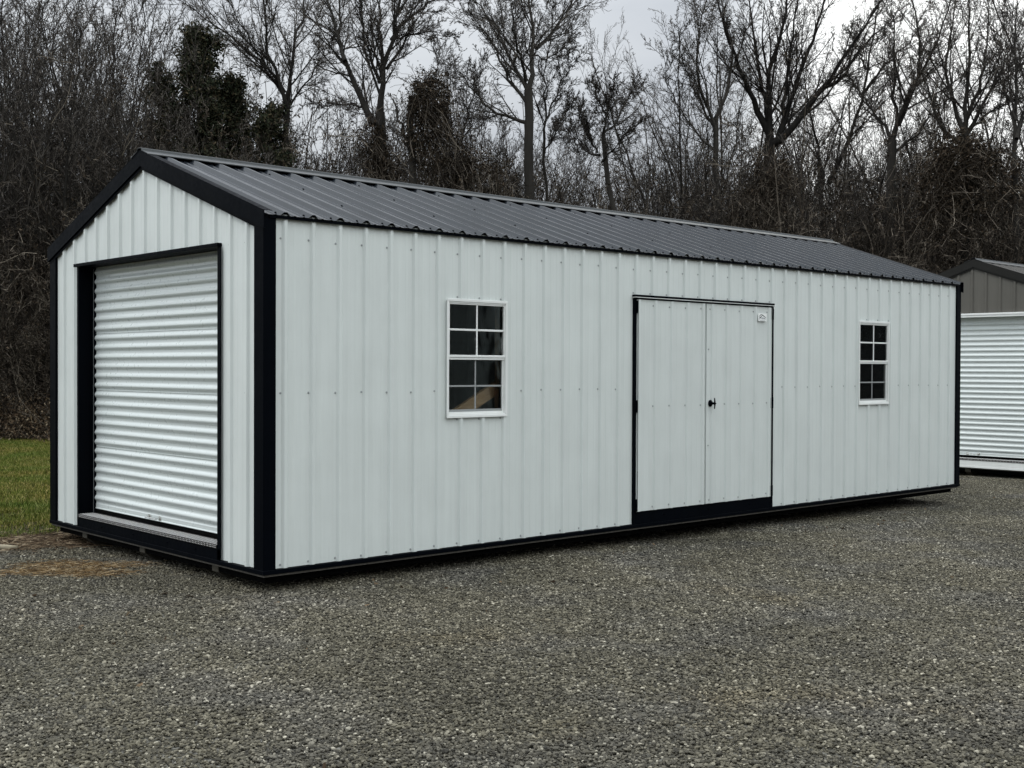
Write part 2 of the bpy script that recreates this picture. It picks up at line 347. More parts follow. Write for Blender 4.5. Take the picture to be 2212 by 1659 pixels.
def build_shed(loc, label, length, wall_m, trim_m, roof_m, jamb_m, detail, body_origin=(0.1588, 3.1974), H=0.0):
    global ZE
    ZE = 2.497+H*1.25
    root = empty('storage_shed', loc, label, 'shed', None)
    RX, RY = body_origin
    # ---- walls
    mb = MB()
    side = lambda s_, h, z: (s_, -h, z)
    gab = lambda s_, h, z: (-h, s_, z)
    zb = 0.030; ztop = ZE-0.004
    if detail:
        cuts = [(1.619, 2.221, 1.052, 1.963), (3.790, 5.870, None, 2.07), (7.500, 8.102, 1.052, 1.963)]
        s = 0.0
        for (a, b_, lo, hi) in cuts:
            sheet(mb, profile(s, a, RX), zb, ztop, side, 0, 3)
            if lo: sheet(mb, profile(a, b_, RX), zb, lo, side, 0, 2)
            sheet(mb, profile(a, b_, RX), hi, ztop, side, 0, 1)
            s = b_
        sheet(mb, profile(s, length, RX), zb, ztop, side, 0, 3)
        k = 0
        while RX+k*PITCH-.032 < length-.08:
            x = RX+k*PITCH-.034
            screw(mb, (x, 0, 2.328+random.uniform(-.004, .004)), 1, -1)
            inwin = any(a-.03 < x < b_+.03 for a, b_, _, _ in cuts)
            if not inwin: screw(mb, (x, 0, 1.250+random.uniform(-.004, .004)), 1, -1)
            if not (3.73 < x < 5.90): screw(mb, (x, 0, 0.052+random.uniform(-.003, .003)), 1, -1)
            if 3.77 < x < 5.90: screw(mb, (x, 0, 2.115), 1, -1)
            if inwin and not (3.7 < x < 6): screw(mb, (x, 0, 1.990), 1, -1); screw(mb, (x, 0, 1.028), 1, -1)
            k += 1
    else:
        sheet(mb, profile(0, length, RX), zb, ztop, side, 0, 3)
    # far side and back gable
    sheet(mb, profile(0, length, RX), zb, ztop, lambda s_, h, z: (s_, WID+h, z), 0)
    gt = lambda s_: zroof(s_)-0.004
    sheet(mb, split_range(profile(0, WID, RY), PKY), zb, gt, lambda s_, h, z: (length+h, s_, z), 0)
    # front gable round the roll-up door opening
    OY0, OY1, OZ = 0.600, 3.100, 2.312+H
    sheet(mb, profile(0, OY0, RY), zb, gt, gab, 0, 3)
    sheet(mb, profile(OY1, WID, RY), zb, gt, gab, 0, 3)
    sheet(mb, split_range(profile(OY0, OY1, RY), PKY), OZ, gt, gab, 0, 1)
    for k in range(-13, 3):
        y = RY+k*PITCH+.034
        if y < OY0-.02 or y > OY1+.02:
            if .1 < y < WID-.1:
                for z in (2.31, 1.25, .055): screw(mb, (0, y, z), 0, -1)
        elif OY0+.03 < y < OY1-.03: screw(mb, (0, y, 2.345+H), 0, -1)
    mb.build('wall', [wall_m, M['screw'] if wall_m == M['white_panel'] else wall_m], root, fix=False)
    # ---- interior lining: dark plywood floor so no light leaks from below
    mb = MB(); mb.box(0.04, length-.04, .04, WID-.04, -.012, .02)
    fl = mb.build('floor_deck', M['rim_wood'], root)
    # ---- corner trims
    T = 0.004
    for (X, Y, sx, sy_) in ((0, 0, 1, 1), (0, WID, 1, -1), (length, 0, -1, 1), (length, WID, -1, -1)):
        mb = MB(); o = 0.0215
        # two flanges of an L, standing over the ribs
        def rng(a, b_): return (min(a, b_), max(a, b_))
        x0, x1 = rng(X-sx*o, X+sx*.077); y0, y1 = rng(Y-sy_*o, Y-sy_*(o-T))
        zt_ = ZE-.012
        mb.cbox(x0, x1, y0, y1, .024, zt_, .0015)
        x0, x1 = rng(X-sx*o, X-sx*(o-T)); y0, y1 = rng(Y-sy_*(o-T), Y+sy_*.108)
        mb.cbox(x0, x1, y0, y1, .024, zt_+0.02, .0015)
        # return lips
        x0, x1 = rng(X+sx*.073, X+sx*.077); y0, y1 = rng(Y-sy_*(o-T-.0005), Y)
        mb.box(x0, x1, y0, y1, .024, zt_)
        x0, x1 = rng(X-sx*(o-T-.0005), X); y0, y1 = rng(Y+sy_*.104, Y+sy_*.108)
        mb.box(x0, x1, y0, y1, .024, zt_)
        mb.build('corner_trim', trim_m, root)
    # ---- base trim (angle around the foot) + wood edge of the floor below it
    mb = MB(); o = 0.026
    bm_ = trim_m if detail else M['white_trim']
    mb.cbox(-o, length+o, -o, -.001, -.004, .026, .002); mb.cbox(-o, length+o, WID+.001, WID+o, -.004, .026, .002)
    mb.cbox(-o, -.001, 0, WID, -.0045, .0262, .002); mb.cbox(length+.001, length+o, 0, WID, -.0045, .0262, .002)
    mb.build('base_trim', bm_, root)
    mb = MB(); mb.box(-.012, length+.012, -.012, WID+.012, -.020, -.0048)
    mb.build('floor_edge', M['rim_wood'], root)
    mb = MB(); mb.box(0.04, length-.04, .06, WID-.06, -.075, -.0205)
    mb.build('floor_joist', M['black_dull'], root)
    # ---- skids
    for y in (.70, 1.90, 3.03):
        mb = MB()
        poly = [(.03, -.0215), (length-.03, -.0215), (length-.03, -.075), (length-.16, -.162), (.16, -.162), (.03, -.075)]
        mb.add([(x, yy, z) for yy in (y, y+.09) for x, z in poly], [(0, 1, 2, 3, 4, 5), (6, 7, 8, 9, 10, 11)]+[(i, (i+1) % 6, (i+1) % 6+6, i+6) for i in range(6)])
        mb.build('skid', M['treated'], root)
    # ---- roof
    n = math.hypot(1, SLOPE); cs, sn = 1/n, SLOPE/n
    OV = 0.030; EO = 0.040
    rmb = MB()
    prof = profile(-OV, length+OV, RX-.02, hmaj=.025, hmin=.005, wd=1.5)
    ds = [0, .02, .25, .9, 1.6, (PKY+EO)/cs]
    for sgn in (1, -1):
        vs = []; fs = []
        for x, h in prof:
            for d in ds:
                y = -EO+d*cs-h*sn; z = ZE-EO*SLOPE+d*sn+h*cs
                vs.append((x, y if sgn > 0 else WID-y, z))
        R = len(ds)
        for i in range(len(prof)-1):
            for r in range(R-1): fs.append((i*R+r, (i+1)*R+r, (i+1)*R+r+1, i*R+r+1))
        rmb.add(vs, fs)
    for k in range(int(length/PITCH)+1):
        x = RX-.02+k*PITCH-.045
        if x < .02: continue
        for d in (.06, .62, 1.20, 1.75):
            if d > .1 and (k % 4): continue
            y = -EO+d*cs; z = ZE-EO*SLOPE+d*sn
            rmb.cyl((x, y, z), 2, .009, .009, 8, 1, .006)
    roof = rmb.build('roof', [roof_m, M['black_trim']], root, fix=False)
    # eave closure
    for ya, yb in ((-.030, -.0245), (WID+.0245, WID+.030)):
        mb = MB(); mb.box(.02, length-.02, ya, yb, ZE-.036, ZE-.0125); mb.build('eave_trim', trim_m, root)
    # ridge cap: two wings on top of the ribs with a rolled apex
    mb = MB()
    w = .150
    def capx(x0, x1):
        vs = []; sec = []
        zc = zroof(PKY)+.035
        pts = [(-w, -w*SLOPE-.006), (-w, -w*SLOPE), (-w+.004, -w*SLOPE+.0035), (-.040, -.040*SLOPE+.003), (-.036, .006), (-.024, .010), (0, .0125), (.024, .010), (.036, .006), (.040, -.040*SLOPE+.003), (w-.004, -w*SLOPE+.0035), (w, -w*SLOPE), (w, -w*SLOPE-.006)]
        low = [(p[0]*.985, p[1]-.003) for p in pts[::-1]]
        poly = [(PKY+a, zc+b_) for a, b_ in pts+low]
        mb.prism(poly, 0, x0, x1)
    capx(-OV-.012, length+OV+.012)
    # foam closure under the wings
    cap = mb.build('ridge_cap', M['cap_metal'], root)
    mb = MB()
    for sgn in (-1, 1):
        y = PKY+sgn*.085
        zc = zroof(y)
        mb.box(-.02, length+.02, y-.006, y+.006, zc-.004, zc+.022)
    mb.build('ridge_closure', M['black_dull'], cap)
    # rake trims
    for (X, sg) in ((0, -1), (length, 1)):
        mb = MB()
        def r(a, b_): return (X+min(sg*a, sg*b_), X+max(sg*a, sg*b_))
        x0, x1 = r(.030, .036); rake_band(mb, x0, x1, .026, -.098, -EO-.004, WID+EO+.004)
        x0, x1 = r(-.034, .0365); rake_band(mb, x0, x1, .0262, .0288, -EO-.004, WID+EO+.004)
        x0, x1 = r(.0195, .0298); rake_band(mb, x0, x1, -.097, -.094, -EO-.004, WID+EO+.004)
        x0, x1 = r(.0195, .0235); rake_band(mb, x0, x1, -.125, -.0972, -EO+.02, WID+EO-.02)
        x0, x1 = r(.001, .0300); rake_band(mb, x0, x1, -.008, -.012, -EO+.004, WID+EO-.004)
        mb.build('rake_trim', trim_m if detail else M['bronze_trim'], root)
    # ---- roll-up door: jambs, header, curtain, threshold
    mb = MB(); D = .125
    A, B = .621, 3.079
    if detail: jl, jr = 3.088, .585
    else: jl, jr = 3.088, .585
    mb.cbox(-.0225, D+.05, B, B+.012, .03, 2.302+H, .0015)                    # left reveal
    mb.cbox(-.0225, -.0185, B+.0125, B+.034, .03, 2.302+H, .001)
    mb.cbox(D-.026, D+.04, B-.032, B-.0005, .14, 2.30+H, .0015)
    mb.build('door_jamb', jamb_m, root); mb = MB()
    mb.cbox(-.0225, D+.05, A-.012, A, .03, 2.302+H, .0015)
    mb.cbox(-.0225, -.0185, A-.047, A-.0125, .03, 2.302+H, .001)
    mb.cbox(D-.026, D+.04, A+.0005, A+.026, .14, 2.30+H, .0015)
    mb.build('door_jamb', jamb_m, root)
    mb = MB(); mb.box(D-.0275, D-.0262, B-.034, B-.031, .145, 2.29+H); mb.build('guide_edge', M['vinyl_grey'], root)
    mb = MB()
    hm = M['black_trim'] if detail else M['white_trim']
    mb.cbox(-.040, -.002, A-.03, B+.07, 2.304+H, 2.331+H, .002)
    mb.cbox(-.002, D+.06, A-.01, B+.01, 2.3035+H, 2.318+H, .002)
    if not detail: mb.cbox(-.030, -.012, A-.03, B+.05, 2.27+H, 2.3035+H, .002)
    mb.build('door_header', hm, root)
    mb = MB(); vs = []; fs = []
    z0, z1 = .232, 2.34+H
    pit = .0828; ns = 10; tot = int((z1-z0)/pit*ns)
    sec = []
    for i in range(tot+1):
        z = z0+i*pit/ns; ph = (i % ns)/ns
        # rounded rib then a flatter valley
        h = .0165*(max(0, math.cos((ph-.5)*2*PI*.78)) ** 0.8 if abs(ph-.5) < .32 else 0)
        sec.append((h, z))
    sec = [(.004, .178), (.010, .182), (.010, .186), (.004, .192), (.004, .222)]+sec
    ny = 7
    for j in range(ny):
        y = A+.003+(B-A-.006)*j/(ny-1)
        for h, z in sec: vs.append((D-h+.0*j, y, z))
    R = len(sec)
    for j in range(ny-1):
        for i in range(R-1): fs.append((j*R+i, (j+1)*R+i, (j+1)*R+i+1, j*R+i+1))
    mb.add(vs, fs)
    # lap seams between the curtain sheets
    for zz in (.232+pit*6.02, .232+pit*12.02, .232+pit*18.02):
        mb.box(D-.006, D-.003, A+.03, B-.034, zz-.002, zz+.0005)
    cur = mb.build('roll_up_door', M['white_curtain'], root, fix=False)
    mb = MB(); mb.cbox(D-.004, D+.01, A+.027, B-.033, .145, .177, .002)
    mb.build('bottom_seal', M['black_dull'], cur)
    # lift handle
    mb = MB()
    hy0, hy1, hz = 1.79, 2.02, .205
    for y in (hy0, hy1-.045): mb.cbox(D-.008, D-.0035, y, y+.045, hz-.019, hz+.019, .001)
    for y in (hy0+.02, hy1-.03): mb.cbox(D-.045, D-.0085, y, y+.008, hz-.006, hz+.006, .001)
    mb.cyl((D-.045, hy0+.02, hz), 1, .006, hy1-hy0-.042, 10)
    mb.build('lift_handle', M['chrome'], cur)
    # threshold: black board with tread plate on top
    mb = MB()
    bm2 = M['black_trim'] if detail else M['white_trim']
    mb.cbox(-.018, D+.05, A+.001, B-.001, .0265, .136, .002)
    mb.cbox(-.0225, -.0185, A-.0465, B+.03, .0268, .1085, .001)
    for y in (.95, 1.4, 2.0, 2.6): screw(mb, (-.0225, y, .07), 0, -1, 0)
    th = mb.build('threshold', bm2, root)
    mb = MB()
    mb.cbox(-.027, D+.02, A+.002, B-.002, .1365, .1405, .001); mb.cbox(-.027, -.0232, A+.002, B-.002, .111, .1363, .001)
    step = .0235; rows_ = 6; i = 0
    y = A+.012
    while y < B-.02:
        for q in range(rows_):
            x = -.015+q*.0215; s_ = 1 if (i+q) % 2 else -1
            a = .0098; w_ = .0044
            c_, d_ = math.cos(s_*PI/4), math.sin(s_*PI/4)
            vs = [(x+a*c_, y+a*d_, .1407), (x-w_*d_, y+w_*c_, .1407), (x-a*c_, y-a*d_, .1407), (x+w_*d_, y-w_*c_, .1407), (x, y, .1435)]
            mb.add(vs, [(0, 1, 4), (1, 2, 4), (2, 3, 4), (3, 0, 4)], 1)
        for z in (.118, .131):
            s_ = 1 if (i % 2) else -1; a = .0082; w_ = .0036; X = -.0272
            c_, d_ = math.cos(s_*PI/4), math.sin(s_*PI/4)
            vs = [(X, y+a*c_, z+a*d_*.7), (X, y-w_*d_, z+w_*c_), (X, y-a*c_, z-a*d_*.7), (X, y+w_*d_, z-w_*c_), (X-.0025, y, z)]
            mb.add(vs, [(0, 1, 4), (1, 2, 4), (2, 3, 4), (3, 0, 4)], 1)
        y += step; i += 1
    mb.build('tread_plate', [M['tread'], M['tread_bar_glint']], th, fix=False)
    # closed back of the gable opening (the coiled curtain is hidden)
    if not detail: return root
    # ---- windows
    for (xa, xb, lab) in ((1.603, 2.238, 'window with pine brace behind its lower right pane'), (7.484, 8.119, None)):
        z0, z1 = 1.040, 1.975
        mb = MB(); fy = -.026
        mb.cbox(xa, xb, fy, -.0205, z1-.022, z1, .0015); mb.cbox(xa, xb, fy, -.0205, z0, z0+.020, .0015)
        mb.cbox(xa, xa+.020, fy+.0005, -.0205, z0+.0202, z1-.0222, .0015); mb.cbox(xb-.020, xb, fy+.0005, -.0205, z0+.0202, z1-.0222, .0015)
        # tube of the frame running through the wall
        for (a, b_, c_, d_) in ((xa+.012, xb-.012, z1-.034, z1-.014), (xa+.012, xb-.012, z0+.012, z0+.032)):
            mb.cbox(a, b_, -.0203, .018, c_, d_, .0015)
        for (a, b_) in ((xa+.012, xa+.026), (xb-.026, xb-.012)):
            mb.cbox(a, b_, -.0200, .018, z0+.0322, z1-.0342, .0015)
        wn_ = mb.build('window', M['vinyl'], root)
        if lab: wn_['label'] = lab
        zm = 1.518
        # upper (fixed) sash, outside
        mb = MB(); a, b_ = xa+.0262, xb-.0262; y0, y1 = -.016, .004
        mb.cbox(a, b_, y0, y1, z1-.0440, z1-.0342, .001); mb.cbox(a-.002, b_+.002, y0-.004, y1, zm-.002, zm+.017, .002); mb.cbox(a-.001, b_+.001, y0+.002, y1+.004, zm-.021, zm-.0025, .002)
        mb.cbox(a, a+.008, y0, y1, zm+.0172, z1-.0442, .001); mb.cbox(b_-.008, b_, y0, y1, zm+.0172, z1-.0442, .001)
        sh = mb.build('upper_sash', M['vinyl'], wn_)
        mb = MB(); xm = (xa+xb)/2
        mb.cbox(xm-.008, xm+.008, -.013, -.006, zm+.0174, z1-.0446, .002)
        zc = (zm+.017+z1-.044)/2; mb.cbox(a+.0084, xm-.0084, -.013, -.006, zc-.008, zc+.008, .002); mb.cbox(xm+.0084, b_-.0084, -.013, -.006, zc-.008, zc+.008, .002)
        mb.build('muntin', M['vinyl'], wn_)
        mb = MB(); mb.box(a+.004, b_-.004, -.004, -.002, zm+.014, z1-.041)
        mb.build('pane', M['glass'], wn_)
        # lower sash, set back, with grey grille behind the glass
        mb = MB(); y0, y1 = -.006, .010
        mb.cbox(a, b_, y0, y1, z0+.0324, z0+.046, .001, 0)
        mb.cbox(a, a+.008, y0, y1, z0+.0462, zm-.022, .001); mb.cbox(b_-.014, b_, y0, y1, z0+.0462, zm-.022, .001)
        mb.build('lower_sash', M['vinyl'], wn_)
        mb = MB(); xm2 = xm-.004
        mb.cbox(xm2-.007, xm2+.007, .0015, .006, z0+.0665, zm-.0225, .001)
        zc = (z0+.055+zm-.022)/2-.006
        mb.cbox(a+.0084, xm2-.0074, .0015, .006, zc-.007, zc+.007, .001); mb.cbox(xm2+.0074, b_-.0144, .0015, .006, zc-.007, zc+.007, .001)
        mb.box(a+.0084, b_-.0144, -.001, .006, z0+.0464, z0+.066)
        mb.build('grille', M['vinyl_grey'], wn_)
        mb = MB(); mb.box(a+.004, b_-.010, .0065, .0085, z0+.043, zm-.018)
        mb.build('pane', M['glass'], wn_)
    # ---- framing seen through the windows
    for x in (1.578, 2.238, 7.460, 8.119):
        mb = MB(); mb.box(x-.019, x+.019, .022, .111, .02, 2.42); mb.build('wall_stud', M['pine'], root)
    for (a, b_) in ((1.5975, 2.2185), (7.4795, 8.0995)):
        mb = MB(); mb.box(a, b_, .022, .111, 1.967, 2.005); mb.build('window_lintel', M['pine'], root)
    mb = MB(); y0, y1 = .113, .151
    p0 = np.array([1.40, .847]); p1 = np.array([2.34, 1.315]); dvec = (p1-p0)/np.linalg.norm(p1-p0); nv = np.array([-dvec[1], dvec[0]])*.050
    poly = [p0+nv, p1+nv, p1-nv, p0-nv]
    mb.add([(p[0], yy, p[1]) for yy in (y0, y1) for p in poly], [(0, 1, 2, 3), (4, 5, 6, 7)]+[(i, (i+1) % 4, (i+1) % 4+4, i+4) for i in range(4)])
    mb.build('brace', M['pine'], root)
    # ---- double door
    mb = MB(); y0 = -.030
    mb.cbox(3.776, 3.8055, -.0235, .02, .0265, 2.066, .002)
    mb.cbox(5.844, 5.890, -.0235, .02, .0265, 2.066, .002)
    mb.cbox(3.8060, 5.8435, -.0225, .02, .0268, .1365, .002)
    mb.cbox(3.8060, 5.8435, -.0215, .02, 2.058, 2.0665, .002)
    for x in (4.2, 4.85, 5.5): screw(mb, (x, -.0225, .088), 1, -1, 0)
    fr = mb.build('door_frame', M['black_trim'], root)
    mb = MB()
    mb.cbox(3.768, 5.872, -.046, -.001, 2.0785, 2.098, .002)
    mb.cbox(3.768, 5.862, -.050, -.0015, 2.0672, 2.0705, .001)
    mb.build('drip_cap', M['black_trim'], fr)
    mb = MB(); mb.cbox(3.769, 5.895, -.044, -.0016, 2.0707, 2.0783, .002)  # white strip paints the reflection along the drip cap
    mb.build('drip_glint', M['white_trim'], fr)
    for (xa, xb, rr, hx, left) in ((3.808, 4.777, 4.056, 3.801, True), (4.792, 5.840, 4.880, 5.856, False)):
        mb = MB()
        yo = -.030
        sheet(mb, profile(xa+.004, xb-.004, rr, hmaj=.016), .143, 2.055, lambda s_, h, z: (s_, yo-h*.9, z), 0, 4)
        # leaf edges (folded frame)
        mb.box(xa, xa+.0038, yo-.004, -.004, .142, 2.056); mb.box(xb-.0038, xb, yo-.004, -.004, .142, 2.056)
        mb.box(xa+.004, xb-.004, yo+.001, -.004, .142, .1435); mb.box(xa+.004, xb-.004, yo+.001, -.004, 2.0545, 2.056)
        x = rr-.034
        while x < xb-.02:
            if x > xa+.01:
                for z in (2.003, 1.092, .175): screw(mb, (x, yo, z+random.uniform(-.003, .003)), 1, -1)
            x += PITCH
        for z in (2.003, 1.092, .175): screw(mb, ((xb-.05) if left else (xb-.04), yo, z), 1, -1)
        if not left:
            for z in (1.62, .70): screw(mb, (xa+.035, yo, z), 1, -1)
        leaf = mb.build('door_leaf', [M['white_door'], M['screw']], root, fix=False)
        for zh in (.148, 1.040, 1.935):
            mb = MB(); hw = .105
            s0 = -1 if left else 1
            mb.cbox(hx-.022, hx+.014 if left else hx+.026, -.032, -.0245, zh, zh+hw, .002)
            mb.cyl((hx-.004 if left else hx+.002, -.038, zh-.003), 2, .0075, hw+.006, 10)
            mb.build('hinge', M['black_trim'], leaf)
        if not left:
            mb = MB()
            hx_, hz_ = 4.858, 1.103
            mb.cyl((hx_, yo-.002, hz_), 1, .034, -.010, 20, 0, .030); mb.cyl((hx_, yo-.012, hz_), 1, .026, -.010, 16, 0, .016)
            mb.cyl((hx_, yo-.018, hz_), 1, .011, -.034, 12)
            # T-bar, tapered to its ends
            vs = []; nn_ = 9
            for i in range(nn_):
                t = i/(nn_-1); z = hz_+(t-.5)*.105; r_ = .0095-.004*abs(2*t-1)
                for q in range(8): vs.append((hx_+r_*math.cos(q*PI/4), yo-.056+r_*.8*math.sin(q*PI/4)+.004*abs(2*t-1)**2, z))
            fs = [tuple(range(8)), tuple(range((nn_-1)*8, nn_*8))]
            for i in range(nn_-1):
                for q in range(8): fs.append((i*8+q, i*8+(q+1) % 8, (i+1)*8+(q+1) % 8, (i+1)*8+q))
            mb.add(vs, fs); mb.cyl((hx_, yo-.062, hz_), 1, .006, -.008, 8)
            mb.build('handle', M['black_trim'], leaf)
            # maker's plate: roof-shaped emblem over a line of lettering
            px0, px1, pz0, pz1 = 5.590, 5.732, 1.912, 1.990; py = yo-.0165
            mb = MB(); mb.cbox(px0, px1, py-.002, py, pz0, pz1, .0008)
            pl = mb.build('name_plate', M['white_trim'], leaf)
            mb = MB()
            def U(x, y): return (px0+(x-470)/1080*(px1-px0), pz1-(y-360)/950*(pz1-pz0))
            def band(pts, mi=0):
                q = [U(*p) for p in pts]; n_ = len(q)
                mb.add([(a, py-.0026, b_) for a, b_ in q]+[(a, py-.0018, b_) for a, b_ in q], [tuple(range(n_)), tuple(range(n_, 2*n_))]+[(i, (i+1) % n_, (i+1) % n_+n_, i+n_) for i in range(n_)], mi)
            band([(550, 750), (790, 480), (935, 470), (935, 520), (830, 540), (590, 770)])
            band([(935, 475), (1010, 500), (1490, 850), (1380, 850), (1010, 620), (930, 620)])
            band([(940, 610), (900, 760), (840, 830), (780, 850), (870, 660)])
            band([(620, 960), (650, 820), (720, 770), (850, 800), (800, 920), (730, 970)])
            band([(570, 1000), (625, 970), (615, 1060), (650, 1110), (590, 1120)], 1)
            for i, (x, h0, h1) in enumerate([(885, 880, 1010), (955, 850, 1000), (1030, 835, 990), (1100, 860, 990), (1175, 880, 990), (1250, 880, 1000), (1320, 890, 1100)]):
                band([(x, h0), (x+42, h0), (x+42, h1), (x, h1)], 1)
            band([(885, 1020), (1340, 1005), (1335, 1030), (885, 1045)], 1)
            for i in range(11): band([(690+i*58, 1180+i*4), (726+i*58, 1180+i*4), (726+i*58, 1225+i*4), (690+i*58, 1225+i*4)], 1)
            mb.build('emblem', [M['ink'], M['ink_grey']], pl)
    return root

random.seed(5)
shed = build_shed((0, 0, 0), 'long white ribbed-metal shed with black trim, dark roof, two windows and double doors', LEN, M['white_panel'], M['black_trim'], M['roof_dark'], M['black_trim'], True)
shed2 = build_shed((13.86, 0.01, -.103), 'taupe metal shed with white roll-up door behind the long white shed at the right edge', 24*12*IN, M['taupe_panel'], M['bronze_trim'], M['roof_brown'], M['white_trim'], False, (0.1588, 1.88), H=0.095)

# dark shed across the yard, behind the photographer: it is what the window panes mirror
mir = empty('storage_shed', (5, -15.2, -.2), 'long charcoal shed with horizontal siding across the yard, mirrored in the window panes', 'shed')
mb = MB()
nlap = 20
for i in range(nlap):
    z = .12+i*.19
    mb.prism([(.0, z), (.022, z), (.004, z+.195), (.0, z+.195)], 0, 0, 30)
mb.box(0, 30, -3.6, -.001, .1, .12+nlap*.19)
mb.build('wall', M['charcoal_siding'], mir)
mb = MB(); mb.prism([(.22, 3.88), (-1.8, 4.9), (-3.82, 3.88), (-3.82, 3.95), (-1.8, 4.98), (.22, 3.95)], 0, -.2, 30.2)
mb.build('roof', M['roof_dark'], mir)
for y_ in (-.4, -3.2):
    mb = MB(); mb.box(.2, 29.8, y_, y_+.12, 0, .0995); mb.build('skid', M['treated'], mir)

barn = empty('barn', (CC[0]-FH[0]*13, CC[1]-FH[1]*13, -.1), 'tall dark unseen barn added behind the photographer to shade the ribs of the white shed', 'barn')
barn.rotation_euler = (0, 0, YAW)  # unseen building put in to block light so the wall ribs darken
mb = MB(); mb.box(-9, 9, -9, -.001, 0, 5.6)
for i in range(60): mb.box(-9+i*.3, -9+i*.3+.04, 0, .02, 0, 5.6)
mb.build('wall', M['charcoal_siding'], barn)
mb = MB(); mb.prism([(.4, 5.45), (-4.5, 7.6), (-9.4, 5.45), (-9.4, 5.6), (-4.5, 7.75), (.4, 5.6)], 0, -9.3, 9.3)
mb.build('roof', M['roof_dark'], barn)

# ------------------------------------------------------------------ ground sheet
def axis_pts(lo, hi, flo, fhi, step):
    a = list(np.arange(flo, fhi+1e-6, step)); v = fhi; s_ = step
    while v < hi: s_ *= 1.5; v += s_; a.append(min(v, hi))
    v = flo; s_ = step; pre = []
    while v > lo: s_ *= 1.5; v -= s_; pre.append(max(v, lo))
    return np.array(pre[::-1]+a)
gx = axis_pts(-600, 600, -12, 26, .4); gy = axis_pts(-600, 600, -12, 32, .4)
XX, YY = np.meshgrid(gx, gy, indexing='ij'); ZZ = gz(XX, YY)
nx, ny = XX.shape
vv = np.stack([XX, YY, ZZ], -1).reshape(-1, 3)
ii = np.arange(nx*ny).reshape(nx, ny)
ff = np.stack([ii[:-1, :-1], ii[1:, :-1], ii[1:, 1:], ii[:-1, 1:]], -1).reshape(-1, 4)
def np_mesh(name, v, f, mats, mi=None, smooth=False):
    me = bpy.data.meshes.new(name); k = f.shape[1]
    me.vertices.add(len(v)); me.vertices.foreach_set('co', np.ascontiguousarray(v, np.float32).ravel())
    me.loops.add(f.size); me.loops.foreach_set('vertex_index', np.ascontiguousarray(f, np.int32).ravel())
    me.polygons.add(len(f)); me.polygons.foreach_set('loop_start', np.arange(len(f), dtype=np.int32)*k)
    try: me.polygons.foreach_set('loop_total', np.full(len(f), k, np.int32))
    except Exception: pass
    for m_ in (mats if isinstance(mats, (list, tuple)) else [mats]): me.materials.append(m_)
    if mi is not None: me.polygons.foreach_set('material_index', np.asarray(mi, np.int32))
    me.polygons.foreach_set('use_smooth', np.full(len(f), smooth, bool))
    me.update(calc_edges=True)
    return me
def np_obj(name, v, f, mats, parent=None, link=True, **kw):
    o = bpy.data.objects.new(name, np_mesh(name, v, f, mats, **kw))
    if link: COL.objects.link(o)
    if parent: o.parent = parent
    return o
tag(np_obj('ground', vv, ff, M['ground'], smooth=True), None, None, kind='structure')

# ------------------------------------------------------------------ scattered stuff through geometry nodes
def scatter(name, label, cat, pts, rots, scales, kinds, protos):
    col = bpy.data.collections.new(name+'_pieces')
    for i, p in enumerate(protos): p.name = '%s_piece_%02d' % (name, i); col.objects.link(p)
    me = bpy.data.meshes.new(name); me.vertices.add(len(pts)); me.vertices.foreach_set('co', np.asarray(pts, np.float32).ravel())
    at = me.attributes.new('rot', 'FLOAT_VECTOR', 'POINT'); at.data.foreach_set('vector', np.asarray(rots, np.float32).ravel())
    at = me.attributes.new('scl', 'FLOAT_VECTOR', 'POINT'); at.data.foreach_set('vector', np.asarray(scales, np.float32).ravel())
    at = me.attributes.new('kin', 'INT', 'POINT'); at.data.foreach_set('value', np.asarray(kinds, np.int32).ravel())
    o = bpy.data.objects.new(name, me); COL.objects.link(o)
    ng = bpy.data.node_groups.new(name, 'GeometryNodeTree')
    ng.interface.new_socket('Geometry', in_out='INPUT', socket_type='NodeSocketGeometry')
    ng.interface.new_socket('Geometry', in_out='OUTPUT', socket_type='NodeSocketGeometry')
    gi = ng.nodes.new('NodeGroupInput'); go = ng.nodes.new('NodeGroupOutput')
    ip = ng.nodes.new('GeometryNodeInstanceOnPoints'); ci = ng.nodes.new('GeometryNodeCollectionInfo')
    ci.inputs['Collection'].default_value = col; ci.inputs['Separate Children'].default_value = True; ci.inputs['Reset Children'].default_value = True
    def attr(n, t):
        a = ng.nodes.new('GeometryNodeInputNamedAttribute'); a.data_type = t; a.inputs[0].default_value = n
        return [s for s in a.outputs if s.enabled and s.name == 'Attribute'][0]
    ng.links.new(gi.outputs[0], ip.inputs['Points']); ng.links.new(ci.outputs[0], ip.inputs['Instance'])
    ip.inputs['Pick Instance'].default_value = True
    ng.links.new(attr('kin', 'INT'), ip.inputs['Instance Index'])
    ng.links.new(attr('rot', 'FLOAT_VECTOR'), ip.inputs['Rotation'])
    ng.links.new(attr('scl', 'FLOAT_VECTOR'), ip.inputs['Scale'])
    ng.links.new(ip.outputs[0], go.inputs[0])
    md = o.modifiers.new('scatter', 'NODES'); md.node_group = ng
    return tag(o, label, cat, kind='stuff')

rng = np.random.default_rng(11)
